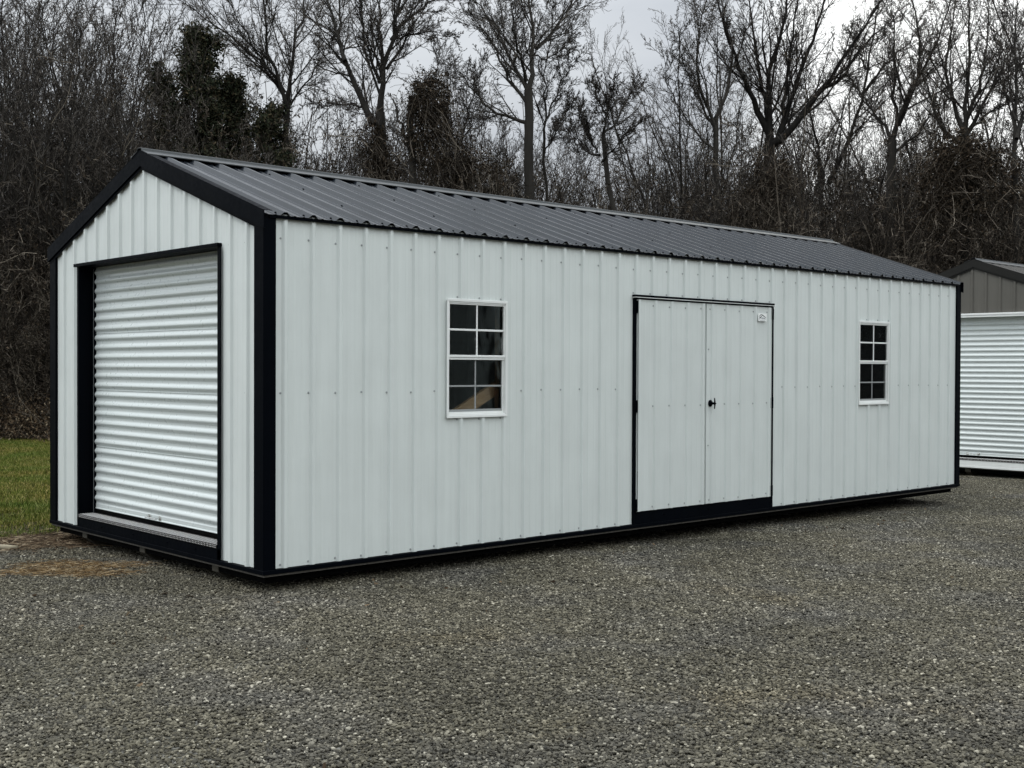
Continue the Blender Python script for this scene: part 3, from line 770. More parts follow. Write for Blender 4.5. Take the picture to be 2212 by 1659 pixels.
# icosahedron
ph = (1+5**.5)/2
ICO = np.array([(-1,ph,0),(1,ph,0),(-1,-ph,0),(1,-ph,0),(0,-1,ph),(0,1,ph),(0,-1,-ph),(0,1,-ph),(ph,0,-1),(ph,0,1),(-ph,0,-1),(-ph,0,1)], float)/1.902
ICF = np.array([(0,11,5),(0,5,1),(0,1,7),(0,7,10),(0,10,11),(1,5,9),(5,11,4),(11,10,2),(10,7,6),(7,1,8),(3,9,4),(3,4,2),(3,2,6),(3,6,8),(3,8,9),(4,9,5),(2,4,11),(6,2,10),(8,6,7),(9,8,1)])
def rotm(n):
    q = rng.normal(size=(n, 4)); q /= np.linalg.norm(q, axis=1)[:, None]; w, x, y, z = q.T
    return np.stack([1-2*(y*y+z*z), 2*(x*y-z*w), 2*(x*z+y*w), 2*(x*y+z*w), 1-2*(x*x+z*z), 2*(y*z-x*w), 2*(x*z-y*w), 2*(y*z+x*w), 1-2*(x*x+y*y)], -1).reshape(n, 3, 3)
def stone_tile(n):
    s_ = np.exp(rng.normal(math.log(.0071), .25, n)).clip(.0035, .0155)
    shape = np.stack([s_*rng.uniform(.9, 1.5, n), s_*rng.uniform(.75, 1.1, n), s_*rng.uniform(.5, .85, n)], -1)
    v = ICO[None]*(1+rng.normal(0, .17, (n, 12, 1)))
    v = v*shape[:, None, :]
    a = rng.uniform(0, 2*PI, n); tilt = rng.normal(0, .55, (n, 2))
    Rz = np.zeros((n, 3, 3)); Rz[:, 0, 0] = np.cos(a); Rz[:, 0, 1] = -np.sin(a); Rz[:, 1, 0] = np.sin(a); Rz[:, 1, 1] = np.cos(a); Rz[:, 2, 2] = 1
    Rx = np.zeros((n, 3, 3)); Rx[:, 0, 0] = 1; Rx[:, 1, 1] = np.cos(tilt[:, 0]); Rx[:, 1, 2] = -np.sin(tilt[:, 0]); Rx[:, 2, 1] = np.sin(tilt[:, 0]); Rx[:, 2, 2] = np.cos(tilt[:, 0])
    v = np.einsum('nij,njk->nik', v, np.transpose(Rz@Rx, (0, 2, 1)))
    c = np.stack([rng.uniform(-.5, .5, n), rng.uniform(-.5, .5, n), rng.uniform(-.004, .012, n)], -1)
    v = v+c[:, None, :]
    f = ICF[None]+(np.arange(n)*12)[:, None, None]
    return bpy.data.objects.new('t', np_mesh('gravel_piece', v.reshape(-1, 3), f.reshape(-1, 3), M['stone']))
tiles = [stone_tile(8000) for _ in range(4)]
pts = []
for i in range(-9, 22):
    for j in range(-10, 6):
        x, y = i+.5, j+.5
        if 1 < x < LEN-1 and 1 < y < WID-1: continue
        if y > 4.4 and not (x < 0 or x > 0): continue
        if x*0.0+y > 4.6: continue
        rel = np.array([x, y])-CC[:2]
        if rel@FH[:2] < -1.5: continue
        pts.append((x, y))
pts = np.array(pts); pz = gz(pts[:, 0], pts[:, 1])
n = len(pts)
def slope_rot(pts, ang):
    e = .3
    sx = (gz(pts[:, 0]+e, pts[:, 1])-gz(pts[:, 0]-e, pts[:, 1]))/(2*e); sy_ = (gz(pts[:, 0], pts[:, 1]+e)-gz(pts[:, 0], pts[:, 1]-e))/(2*e)
    out = []
    for a, b_, c_ in zip(sx, sy_, ang):
        nrm = Vector((-a, -b_, 1)).normalized(); q = Vector((0, 0, 1)).rotation_difference(nrm).to_matrix() @ Matrix.Rotation(c_, 3, 'Z')
        out.append(tuple(q.to_euler()))
    return np.array(out)
scatter('gravel', 'grey and olive crushed stone covering the yard', 'gravel', np.c_[pts, pz], slope_rot(pts, rng.integers(0, 4, n)*PI/2),
        np.ones((n, 3)), rng.integers(0, 4, n), tiles)

# grass and straw tiles
def blade_tile(n, hmin, hmax, w, m_, flat=0.0, size=.5, name='blade'):
    c = np.stack([rng.uniform(-size, size, n), rng.uniform(-size, size, n), np.zeros(n)-.004], -1)
    a = rng.uniform(0, 2*PI, n); h = rng.uniform(hmin, hmax, n); lean = rng.uniform(.15, .9, n)*h if flat == 0 else h
    up = h*(1-.35*rng.random(n)) if flat == 0 else rng.uniform(.0, flat, n)
    d = np.stack([np.cos(a), np.sin(a), np.zeros(n)], -1); s_ = np.stack([-np.sin(a), np.cos(a), np.zeros(n)], -1)*w
    b2 = rng.uniform(-.5, .5, n)
    mid = c+d*lean[:, None]*.45+np.stack([0*up, 0*up, up*(.65 if flat == 0 else 1)], -1)+np.stack([-np.sin(a)*b2*lean*.3, np.cos(a)*b2*lean*.3, 0*a], -1)
    tip = c+d*lean[:, None]+np.stack([0*up, 0*up, up if flat == 0 else rng.uniform(.002, flat, n)], -1)
    if flat: c[:, 2] += rng.uniform(.006, flat, n)
    v = np.stack([c-s_, c+s_, mid-s_*.8, mid+s_*.8, tip], 1)
    f = np.array([(0, 1, 3), (0, 3, 2), (2, 3, 4)])[None]+(np.arange(n)*5)[:, None, None]
    return bpy.data.objects.new(name, np_mesh(name, v.reshape(-1, 3), f.reshape(-1, 3), m_))
gt_ = [blade_tile(4200, .025, .075, .0022, M['grass']) for _ in range(3)]
pts = []
for i in range(-10, 34):
    for j in range(0, 44):
        x, y = -8+i*.8, 4.55+j*.4*2
        if y > 21.5 or x > 18: continue
        pts.append((x+rng.normal(0, .05), y+rng.normal(0, .05)+.28*math.sin(x*1.7)+.15*math.sin(x*4.1) if j == 0 else y))
pts = np.array(pts); n = len(pts)
scatter('grass', 'short green and straw-coloured grass between the shed and the wood', 'grass', np.c_[pts, gz(pts[:, 0], pts[:, 1])], slope_rot(pts, rng.uniform(0, 6.28, n)), np.ones((n, 3))*rng.uniform(.85, 1.1, (n, 1)), rng.integers(0, 3, n), gt_)

def straw_patch(name, label, cx_, cy_, rx, ry, ang, n, cat='straw', m_=None, lmin=.03, lmax=.12, w=.0016):
    nc = 16; r = np.sqrt(rng.random(nc)); a = rng.uniform(0, 2*PI, nc); cid = rng.integers(0, nc, n)
    px = (r*np.cos(a)*rx)[cid]+rng.normal(0, rx*.24, n); py = (r*np.sin(a)*ry)[cid]+rng.normal(0, ry*.35, n)
    x = cx_+px*math.cos(ang)-py*math.sin(ang); y = cy_+px*math.sin(ang)+py*math.cos(ang)
    a = ang+rng.normal(0, .8, n); h = rng.uniform(lmin, lmax, n)
    z = gz(x, y)+.010+rng.uniform(0, .014, n)
    c = np.stack([x, y, z], -1); d = np.stack([np.cos(a), np.sin(a), rng.normal(0, .10, n)], -1)*h[:, None]; s_ = np.stack([-np.sin(a), np.cos(a), 0*a], -1)*w
    b_ = np.stack([-np.sin(a), np.cos(a), .2+0*a], -1)*(rng.normal(0, .18, n)*h)[:, None]
    up = np.array([0, 0, w*1.1])
    v = np.stack([c-s_, c+s_, c+up, c+d*.5+b_-s_, c+d*.5+b_+s_, c+d*.5+b_+up, c+d], 1)
    f = np.array([(0, 1, 4), (0, 4, 3), (1, 2, 5), (1, 5, 4), (2, 0, 3), (2, 3, 5), (3, 4, 6), (4, 5, 6), (5, 3, 6)])[None]+(np.arange(n)*7)[:, None, None]
    return tag(np_obj(name, v.reshape(-1, 3), f.reshape(-1, 3), m_ or M['straw']), label, cat, kind='stuff')
def gp(u, v, z=-.14):
    d = CF+CR*(u-1106)/FPX-CU*(v-829.5)/FPX; t = (z-CC[2])/d[2]; return CC+t*d
a_ = gp(190, 1222); straw_patch('straw', 'rust-brown straw patch on the gravel below the roll-up door', a_[0], a_[1], .50, .17, rad(-42), 1150)
a_ = gp(60, 1238); straw_patch('straw', 'rust-brown straw strewn on the gravel at the left edge', a_[0], a_[1], .62, .15, rad(-42), 1300)
a_ = gp(90, 1165); straw_patch('straw', 'thin dry grass and straw over mud between gravel and lawn', a_[0], a_[1], 2.0, .45, rad(-8), 9000, m_=M['dry_leaf'], lmin=.02, lmax=.14, w=.0035)

# ------------------------------------------------------------------ trees
def polylen(Pp): return np.linalg.norm(np.diff(Pp, axis=1), axis=2).sum(1)
def grow(Pp, Rr, nch, frac, ang, K, up=.1, jit=.12, tmin=.15, rmin=.004, rs=.6, shrink=.75, taper=.3, fixlen=None, lenpow=1.0):
    n = len(Pp); K0 = Pp.shape[1]; Ls = polylen(Pp)
    idx = np.repeat(np.arange(n), nch); m_ = len(idx)
    t = (np.tile(np.arange(nch), n)+rng.random(m_))/nch; t = tmin+(1-tmin)*t
    ft = t*(K0-1); i0 = np.minimum(ft.astype(int), K0-2); w = (ft-i0)[:, None]
    A = Pp[idx, i0]; B = Pp[idx, i0+1]; pos = A*(1-w)+B*w; T = (B-A)/(np.linalg.norm(B-A, axis=1)[:, None]+1e-9)
    r = Rr[idx, i0]*(1-w[:, 0])+Rr[idx, i0+1]*w[:, 0]
    q = rng.normal(size=(m_, 3)); q -= (q*T).sum(1)[:, None]*T; q /= np.linalg.norm(q, axis=1)[:, None]+1e-9
    a = rad(ang)*rng.uniform(.65, 1.3, m_)
    D = T*np.cos(a)[:, None]+q*np.sin(a)[:, None]
    base = (Ls[idx] if fixlen is None else np.full(m_, fixlen))
    ln = base*frac*(1.0-shrink*t)**lenpow*rng.uniform(.6, 1.3, m_)
    out = np.empty((m_, K, 3)); out[:, 0] = pos; p = pos; seg = (ln/(K-1))[:, None]
    for k in range(1, K):
        D = D+rng.normal(0, jit, (m_, 3)); D[:, 2] += up; D /= np.linalg.norm(D, axis=1)[:, None]
        p = p+D*seg; out[:, k] = p
    r0 = np.maximum(np.minimum(r*rs, .014*ln+.002), rmin)
    R2 = r0[:, None]*np.linspace(1, taper, K)[None]
    R2 = np.maximum(R2, rmin*.6)
    return out, R2
def tubes(Pp, Rr, sides):
    n, K, _ = Pp.shape
    T = np.gradient(Pp, axis=1); T /= np.linalg.norm(T, axis=2)[..., None]+1e-9
    ref = np.tile(np.array([.31, .57, .2]), (n, 1)); ref[np.abs(T[:, 0, 2]) < .5] = (0.1, .05, 1)
    A = np.cross(T, ref[:, None, :]); A /= np.linalg.norm(A, axis=2)[..., None]+1e-9; B = np.cross(T, A)
    th = np.arange(sides)*2*PI/sides
    v = Pp[:, :, None, :]+Rr[:, :, None, None]*(A[:, :, None, :]*np.cos(th)[None, None, :, None]+B[:, :, None, :]*np.sin(th)[None, None, :, None])
    base = (np.arange(n)*K*sides)[:, None, None]+(np.arange(K-1)*sides)[None, :, None]; s0 = np.arange(sides)[None, None]; s1 = (s0+1) % sides
    f = np.stack([base+s0, base+s1, base+s1+sides, base+s0+sides], -1).reshape(-1, 4)
    return v.reshape(-1, 3), f
def joinm(parts):
    vs = []; fs = []; o = 0
    for v, f in parts: vs.append(v); fs.append(f+o); o += len(v)
    return np.concatenate(vs), np.concatenate(fs)
def resample(pts, K, jit=.0):
    pts = np.asarray(pts, float); d = np.r_[0, np.cumsum(np.linalg.norm(np.diff(pts, axis=0), axis=1))]
    t = np.linspace(0, d[-1], K); o = np.stack([np.interp(t, d, pts[:, k]) for k in range(3)], -1)
    for _ in range(2): o[1:-1] = .25*o[:-2]+.5*o[1:-1]+.25*o[2:]
    if jit: o[1:-1] += rng.normal(0, jit, (K-2, 3))
    return o
def leaves(centers, n, spread, size, m_=None, squash=1.0):
    """n small quads scattered around each centre"""
    c = np.repeat(centers, n, 0); m2 = len(c); c = c+rng.normal(0, 1, (m2, 3))*np.array([spread, spread, spread*squash])
    R = rotm(m2); s_ = size*rng.uniform(.5, 1.3, m2)
    q = np.array([(-1, -.45, 0), (1, -.45, .15), (1, .45, 0), (-1, .45, .15)])[None]*s_[:, None, None]
    v = np.einsum('nij,njk->nik', q, np.transpose(R, (0, 2, 1)))+c[:, None, :]
    return v.reshape(-1, 3), np.arange(m2*4).reshape(-1, 4)

def stems_to_tree(name, label, stems, radii, dens=1.0, twig=1.0, group=None, cat='tree', leafy=0, ups=.10, base=None, ang=38, linkit=True, K=14, first=0):
    """stems: list of world polylines; stem 0 is the trunk"""
    base = stems[0][0].copy() if base is None else base
    Ps = []; Rs = []
    for i, (s_, r) in enumerate(zip(stems, radii)):
        q = resample(s_, K, .03)-base; Ps.append(q)
        r0, r1 = r; Rs.append(r0+(r1-r0)*np.linspace(0, 1, K)**(.8 if i == 0 else .6))
    Ps = np.array(Ps); Rs = np.array(Rs)
    if not hasattr(first, '__len__'): pass
    src = Ps[1:] if (len(Ps) > 1) else Ps; srcR = Rs[1:] if len(Rs) > 1 else Rs
    l1, r1 = grow(src, srcR, max(3, int(18*dens)), .46, ang*.85, 9, up=ups*.5, jit=.075, tmin=.05, rmin=.009, rs=.5, shrink=.62)
    l2, r2 = grow(l1, r1, 8, .42, 38, 6, up=ups*.35, jit=.10, tmin=.10, rmin=.0062, shrink=.55)
    l2b, r2b = grow(src, srcR, int(16*dens), .16, 45, 6, up=ups, jit=.16, tmin=.1, rmin=.006)
    l2 = np.concatenate([l2, l2b]); r2 = np.concatenate([r2, r2b])
    l3, r3 = grow(l2, r2, max(3, int(5*twig)), .50, 42, 4, up=ups*.3, jit=.10, tmin=.1, rmin=.0056, shrink=.5)
    l4, r4 = grow(l3, r3, max(2, int(3*twig)), .60, 42, 2, up=ups*.3, jit=.1, tmin=.1, rmin=.0050, shrink=.4, taper=.6)
    tv, tf = joinm([tubes(Ps, Rs, 9), tubes(l1, r1, 5)])
    parts = [tubes(l2, r2, 4), tubes(l3, r3, 3), tubes(l4, r4, 3)]
    cv, cf = joinm(parts)
    root = bpy.data.objects.new(name, None); root.location = base; root.empty_display_size = .5
    if linkit: COL.objects.link(root)
    if label: tag(root, label, cat, group)
    a = np_obj('trunk', tv, tf, M['bark'], root, link=linkit, smooth=True)
    b_ = np_obj('twigs', cv, cf, M['twig'], root, link=linkit)
    if leafy:
        pick = l3[rng.random(len(l3)) < .5][:, -1]
        lv, lf = leaves(pick[:leafy], 3, .05, .022)
        np_obj('leaves', lv, lf, M['vine_leaf'], root, link=linkit)
    return root, l1
def G(u, d):
    """ground point under pixel column u at distance d"""
    p = P(u, 800, d); p[2] = gz(p[0], p[1])-.05; return p
def wob(pixels, d, spread=1.2):
    """pixel polyline -> world polyline whose distance drifts, so the limb leans in depth too"""
    k = rng.normal(0, spread); n_ = len(pixels)
    return [P(u, v, d+k*(i/max(1, n_-1))**1.3) for i, (u, v) in enumerate(pixels)]
def guided(name, label, u0, d, trunk, limbs, rtrunk, rl, **kw):
    st = [[G(u0, d)]+[P(u, v, d) for u, v in trunk]]; rr = [(rtrunk, rtrunk*.60)]
    for l_ in limbs:
        w = wob(l_[0], d); w[0] = P(*l_[0][0], d); st.append(w); rr.append((l_[1]*rl*.80, l_[1]*rl*.09))
    return stems_to_tree(name, label, st, rr, **kw)

EXT = -170   # limbs run on above the frame
T = []
T.append(guided('bare_tree', 'bare tree with stems fanning from a low fork just right of the evergreen', 632, 31,
    [(630, 600), (626, 400), (621, 240)],
    [([(621, 240), (587, 156), (540, 110), (486, 66), (417, 21), (350, -30)], 1), ([(621, 240), (596, 160), (573, 87), (569, 0), (560, EXT)], 1.1),
     ([(621, 240), (635, 104), (650, 50), (660, 0), (690, EXT)], 1.1), ([(616, 200), (560, 120), (510, 40), (480, -60)], .8), ([(621, 235), (660, 180), (700, 120), (730, 60)], .6)], .12, .075, dens=1.0, twig=1.0))
T.append(guided('bare_tree', 'tall bare tree with vine-wrapped trunk forking wide above the front third of the roof', 830, 30,
    [(828, 500), (825, 347), (821, 243)],
    [([(821, 243), (828, 156), (846, 87), (867, 0), (890, EXT)], 1.4), ([(806, 270), (780, 210), (745, 132), (728, 69), (703, 0), (680, -120)], 1.5),
     ([(745, 132), (733, 101), (733, 21), (728, -100)], .9), ([(822, 180), (797, 115), (780, 35), (768, -60)], .8), ([(825, 167), (821, 69), (817, 0), (810, -110)], .9),
     ([(846, 87), (880, 42), (936, 0), (990, -60)], .9), ([(853, 80), (885, 73), (919, 68), (985, 83)], .5), ([(818, 264), (773, 222), (715, 228), (658, 226)], .7),
     ([(835, 150), (862, 110), (890, 60), (905, -40)], .7)], .20, .085, leafy=500, dens=.95))
T.append(guided('bare_tree', 'tall bare tree with one crooked trunk and a long limb reaching left, above mid roof', 1146, 30.5,
    [(1141, 430), (1144, 312), (1151, 243), (1141, 194)],
    [([(1141, 194), (1158, 104), (1148, 35), (1140, -60), (1150, -150)], 1.3), ([(1158, 104), (1200, 59), (1231, 17), (1270, -40)], 1.0),
     ([(1141, 194), (1110, 146), (1075, 62), (1040, 21), (1010, -30)], 1.1), ([(1136, 175), (1120, 104), (1106, 52), (1098, -30)], .8),
     ([(1146, 267), (1092, 253), (1040, 222), (1005, 174), (971, 139)], 1.0), ([(1138, 222), (1103, 181), (1058, 80), (1020, 40), (1005, -20)], .9),
     ([(1150, 120), (1185, 130), (1215, 100), (1245, 70)], .4)], .18, .075))
T.append(guided('bare_tree', 'small round-headed bare tree in the open sky gap right of the crooked tree', 1345, 29,
    [(1332, 451), (1304, 375), (1294, 330), (1303, 290)],
    [([(1303, 290), (1311, 250), (1283, 194), (1280, 165)], 1), ([(1303, 290), (1339, 253), (1360, 201), (1372, 175)], 1), ([(1296, 335), (1249, 316), (1221, 288), (1205, 262)], .9),
     ([(1311, 250), (1322, 205), (1325, 170)], .7), ([(1300, 350), (1340, 310), (1385, 262)], .7), ([(1290, 330), (1262, 270), (1250, 225)], .7)], .095, .05, dens=1.25, twig=1.0))
T.append(guided('bare_tree', 'bare multi-stemmed tree standing left of the big spreading oak', 1552, 33,
    [(1550, 450), (1546, 255)],
    [([(1546, 300), (1546, 255), (1506, 189), (1503, 109), (1521, 22), (1530, -90)], 1.1), ([(1546, 255), (1572, 204), (1583, 102), (1560, 20), (1550, -80)], 1.1), ([(1546, 280), (1500, 200), (1470, 120), (1465, 60)], .8),
     ([(1548, 330), (1480, 260), (1440, 180), (1428, 110)], .7)], .12, .07, dens=.9, leafy=400))
T.append(guided('bare_tree', 'great spreading bare oak with fan of long limbs above the double doors', 1668, 34,
    [(1665, 430), (1663, 300)],
    [([(1663, 300), (1660, 204), (1659, 145), (1677, 120), (1696, 44), (1712, -90)], 1.5), ([(1662, 290), (1630, 218), (1594, 138), (1565, 65), (1540, -40)], 1.5),
     ([(1668, 310), (1692, 316), (1717, 269), (1765, 204), (1819, 138), (1863, 65), (1925, -30)], 1.7), ([(1680, 310), (1706, 218), (1735, 138), (1761, 65), (1800, -60)], 1.5),
     ([(1765, 204), (1810, 180), (1850, 120), (1895, 70), (1940, 20)], 1.0), ([(1662, 270), (1640, 160), (1625, 60), (1615, -60)], 1.1), ([(1690, 280), (1700, 150), (1720, 40), (1735, -60)], 1.0)],
    .24, .10, dens=.8, leafy=900))
T.append(guided('bare_tree', 'slim leaning bare tree rising between the oak and the straight trunk', 1785, 36,
    [(1776, 418), (1770, 345)],
    [([(1776, 400), (1776, 345), (1754, 262), (1742, 200), (1735, 120)], 1.1), ([(1790, 395), (1812, 345), (1852, 255), (1877, 156), (1881, 91), (1899, 0), (1910, -80)], 1.3), ([(1862, 204), (1910, 145), (1972, 80), (1990, 40)], .9), ([(1870, 150), (1850, 100), (1838, 60)], .6)],
    .12, .08, dens=.8, leafy=300))
T.append(guided('bare_tree', 'straight-trunked bare tree forking high in front of the brightest sky', 1928, 33,
    [(1928, 436), (1928, 302)],
    [([(1928, 302), (1946, 247), (1972, 189), (2008, 127), (2037, 65), (2060, -30)], 1.2), ([(1926, 300), (1888, 247), (1863, 204), (1840, 170)], .9),
     ([(1940, 270), (1994, 153), (1987, 73), (1965, 0), (1955, -80)], 1.1), ([(1935, 280), (1930, 180), (1935, 90), (1925, -20)], .9), ([(1930, 330), (1985, 290), (2020, 230), (2050, 190)], .7)],
    .19, .085, dens=.85, leafy=300))
T.append(guided('bare_tree', 'bare tree with many upright limbs above the dark vine mound, near the right edge', 2088, 32,
    [(2086, 420), (2084, 290)],
    [([(2084, 290), (2081, 218), (2099, 145), (2092, 36), (2095, -90)], 1.2), ([(2080, 300), (2037, 291), (2008, 204), (1990, 150), (1985, 90)], 1.0),
     ([(2088, 290), (2139, 204), (2183, 120), (2210, 50)], 1.1), ([(2080, 280), (2041, 182), (2045, 109), (2063, 20), (2070, -70)], 1.1), ([(2086, 260), (2120, 170), (2135, 80), (2140, -30)], 1.0), ([(2092, 280), (2150, 240), (2200, 200)], .8)],
    .16, .08, dens=.8, leafy=500))
T.append(guided('bare_tree', 'upright bare tree cut off by the right edge of the photo', 2203, 31,
    [(2194, 420), (2192, 364)], [([(2192, 364), (2197, 182), (2192, 60), (2200, -80)], 1.2), ([(2196, 300), (2230, 200), (2260, 80)], 1), ([(2196, 260), (2160, 170), (2150, 90)], .7)], .13, .07))
T.append(guided('bare_tree', 'thin bare tree left of the crooked tree, behind the vine-draped snag', 1010, 33,
    [(1000, 450), (985, 330)], [([(985, 330), (962, 250), (948, 170), (940, 90)], 1), ([(985, 330), (1010, 250), (1025, 180), (1040, 120)], 1), ([(975, 290), (930, 230), (905, 180)], .6)], .08, .055, dens=1.1))
T.append(guided('bare_tree', 'slender bare tree in the gap between crooked tree and round-headed tree', 1180, 32,
    [(1178, 380), (1176, 300)], [([(1176, 300), (1180, 220), (1178, 140), (1192, 60), (1196, 0)], 1), ([(1178, 260), (1205, 200), (1222, 150), (1262, 118)], .7), ([(1176, 330), (1210, 270), (1240, 210)], .7)], .06, .05, dens=1.0))
T.append(guided('bare_tree', 'bent grey tree at the lawn edge left of the shed, stub limb pointing right', 92, 27.5,
    [(100, 890), (118, 850), (136, 812), (150, 740), (156, 650), (150, 540)],
    [([(136, 812), (160, 795), (186, 780), (215, 760)], .9), ([(150, 740), (110, 732), (65, 722), (40, 700), (5, 685)], .55), ([(152, 720), (170, 716), (205, 700), (240, 670)], .5),
     ([(150, 540), (140, 420), (150, 300), (165, 180), (172, 80)], .9), ([(155, 600), (190, 480), (205, 350), (215, 250)], .8)], .17, .085, dens=.9))

# saplings on the left: copies of two slim prototypes with individual places
def gen_stems(h, nst, lean, r):
    st = [[np.zeros(3), np.array([0, 0, h*.12]), np.array([0, 0, h*.30])]]; rr = [(r, r*.75)]
    for i in range(nst):
        a = 2*PI*(i+rng.uniform(-.3, .3))/nst; q = lean*rng.uniform(.35, 1.0)
        p = np.array([0, 0, h*rng.uniform(.14, .30)]); pts_ = [p]
        d = np.array([q*math.cos(a), q*math.sin(a), 1.0])
        for k in range(5):
            d = d+np.array([rng.normal(0, .05), rng.normal(0, .05), .05]); d /= np.linalg.norm(d); p = p+d*h*.78/5*rng.uniform(.85, 1.1); pts_.append(p)
        st.append(pts_); rr.append((r*rng.uniform(.4, .62), r*.09))
    return st, rr
def copy_tree(root, loc, rot, sc, label, group):
    r = root.copy(); COL.objects.link(r); r.location = loc; r.rotation_euler = (0, 0, rot); r.scale = sc
    if label: r['label'] = label
    if group: r['group'] = group
    for ch in list(root.children):
        c_ = ch.copy(); COL.objects.link(c_); c_.parent = r
    return r
protoS = []
for k in range(3):
    st, rr = gen_stems(9.5, 4+k, .42, .075)
    protoS.append(stems_to_tree('bare_tree', None, st, rr, dens=.66, twig=.86, base=np.zeros(3), ups=.12, ang=36)[0])
protoB = []
for k in range(3):
    st, rr = gen_stems(12.0, 8, .60, .15)
    protoB.append(stems_to_tree('bare_tree', None, st, rr, dens=.6, twig=.86, base=np.zeros(3), ups=.10, ang=40)[0])
used = set()
def put(proto, u, d, sc, label, group=None, rot=None):
    loc = G(u, d); rot = rng.uniform(0, 6.28) if rot is None else rot
    if id(proto) not in used:
        used.add(id(proto)); proto.location = loc; proto.rotation_euler = (0, 0, rot); proto.scale = (sc, sc, sc)
        tag(proto, label, 'tree', group); return proto
    return copy_tree(proto, loc, rot, (sc, sc, sc), label, group)
gS = 'slim young trees crowding the left end of the wood'
lS = 'slim bare young tree in the dense stand around and left of the evergreens'
left = [(-60, 30, 1.2), (-15, 27.5, 1.1), (30, 31, 1.2), (80, 33, 1.25), (120, 29.5, 1.05), (175, 31, 1.15), (215, 28.5, 1.1), (245, 34, 1.2), (285, 30, .98), (318, 33, .92), (345, 29, .78), (385, 28.3, .70), (420, 29.2, .74), (470, 28.6, .66), (515, 29, .64), (560, 28.4, .60), (610, 29.3, .58), (-110, 33, 1.25), (150, 36, 1.25)]
for i, (u, d, sc) in enumerate(left): put(protoS[i % 3], u, d, sc, lS, gS)
gB = 'bare trees of the back row of the wood'
lB = 'bare tree in the back row of the wood, seen through the nearer branches'
back = []
for i in range(22):
    u = -150+i*115+rng.uniform(-25, 25); d = rng.uniform(38, 52)
    capv = 250 if u < 280 else 300
    if u > 1480: capv = 290
    h = (800-capv)/FPX*d+1.4
    back.append((u, d, h*rng.uniform(.82, 1.0)/11.5))
for i, (u, d, sc) in enumerate(back): put(protoB[i % 3] if i % 2 else protoS[i % 3], u, d, sc*(1 if i % 2 else 1.15), lB, gB)
mid = []
for i in range(44):
    u = 400+i*42+rng.uniform(-20, 20); d = 30+rng.uniform(0, 7)+(u/2212)*3
    capv = 190 if u < 1220 else (320 if u < 1460 else 230)
    if 300 < u < 700: capv = 330
    h = (800-capv)/FPX*d+1.4
    mid.append((u, d, h*rng.uniform(.75, 1.0)/9.8))
gM = 'slim trees filling the front of the wood behind the roof'
lM = 'slim bare tree among the understory behind the shed roof'
for i, (u, d, sc) in enumerate(mid): put(protoS[(i+1) % 3], u, d, sc, lM, gM)

gR = 'tall many-limbed bare trees on the right of the wood'
lR = 'tall bare many-limbed tree in the close stand behind the right half of the roof'
for i, (u, d, sc) in enumerate([(1475, 36, .92), (1600, 39, 1.0), (1815, 38, .92), (2015, 39, .95), (2150, 38, .92), (2290, 36, 1.1), (2400, 35, 1.1), (2540, 36, 1.15), (2700, 37, 1.15), (2870, 37, 1.1)]): put(protoB[(i+1) % 3], u, d, sc, lR, gR)

# ---- evergreen cedar
def cedar(name, label, u, d, h, w, spire=1.0, n1=150, leaf=.05, per=9):
    base = G(u, d)
    tr = resample([np.zeros(3), np.array([.1, 0, h*.4]), np.array([-.1, .1, h*.75]), np.array([.0, 0, h])], 12, .02)[None]
    trR = np.linspace(.16, .015, 12)[None]
    t = (np.arange(n1)+rng.random(n1))/n1*.97+.03
    ft = t*11; i0 = ft.astype(int).clip(0, 10); ww = (ft-i0)[:, None]
    pos = tr[0, i0]*(1-ww)+tr[0, i0+1]*ww
    a = rng.uniform(0, 2*PI, n1); ln = w*((1-t)**.95*.95+.07)*rng.uniform(.25, 1.15, n1)*(1+.25*np.sin(a*3+t*9))
    K = 7; out = np.empty((n1, K, 3)); out[:, 0] = pos; D = np.stack([np.cos(a), np.sin(a), .45+0*a], -1); D /= np.linalg.norm(D, axis=1)[:, None]; p = pos
    for k in range(1, K):
        D = D+rng.normal(0, .1, (n1, 3)); D[:, 2] += .07; D /= np.linalg.norm(D, axis=1)[:, None]; p = p+D*(ln/(K-1))[:, None]; out[:, k] = p
    R1 = (.012+.012*ln)[:, None]*np.linspace(1, .3, K)[None]
    l2, r2 = grow(out, R1, 10, .34, 45, 4, up=.16, jit=.2, tmin=.12, rmin=.005, fixlen=1.5, shrink=.3)
    l3, r3 = grow(l2, r2, 5, .5, 40, 3, up=.12, jit=.15, tmin=.1, rmin=.004)
    root = empty(name, base, label, 'tree')
    v, f = joinm([tubes(tr, trR, 9), tubes(out, R1, 5)]); np_obj('trunk', v, f, M['bark'], root, smooth=True)
    v, f = joinm([tubes(l2, r2, 3), tubes(l3, r3, 3)]); np_obj('twigs', v, f, M['twig'], root)
    v, f = leaves(l3.reshape(-1, 3), per, .055, leaf, squash=1.2); np_obj('foliage', v, f, M['cedar_leaf'], root)
    return root
cedar('evergreen_tree', 'dark green cedar with a narrow pointed top rising left of the fanning bare tree', 436, 30.5, (800-78)/FPX*30.5+1.5, 1.9, n1=150, per=3, leaf=.036)
cedar('evergreen_tree', 'broad dull green cedar shouldering the right side of the pointed one', 500, 31.5, (800-178)/FPX*31.5+1.4, 3.3, n1=150, per=2, leaf=.036)
cedar('evergreen_tree', 'low dull cedar at the right foot of the evergreen clump', 590, 31.0, (800-235)/FPX*31+1.4, 2.6, n1=110, per=2, leaf=.034)
cedar('evergreen_tree', 'brownish cedar half hidden by saplings on the left of the pointed one', 350, 32.0, (800-165)/FPX*32+1.4, 2.7, n1=110, per=2, leaf=.034)

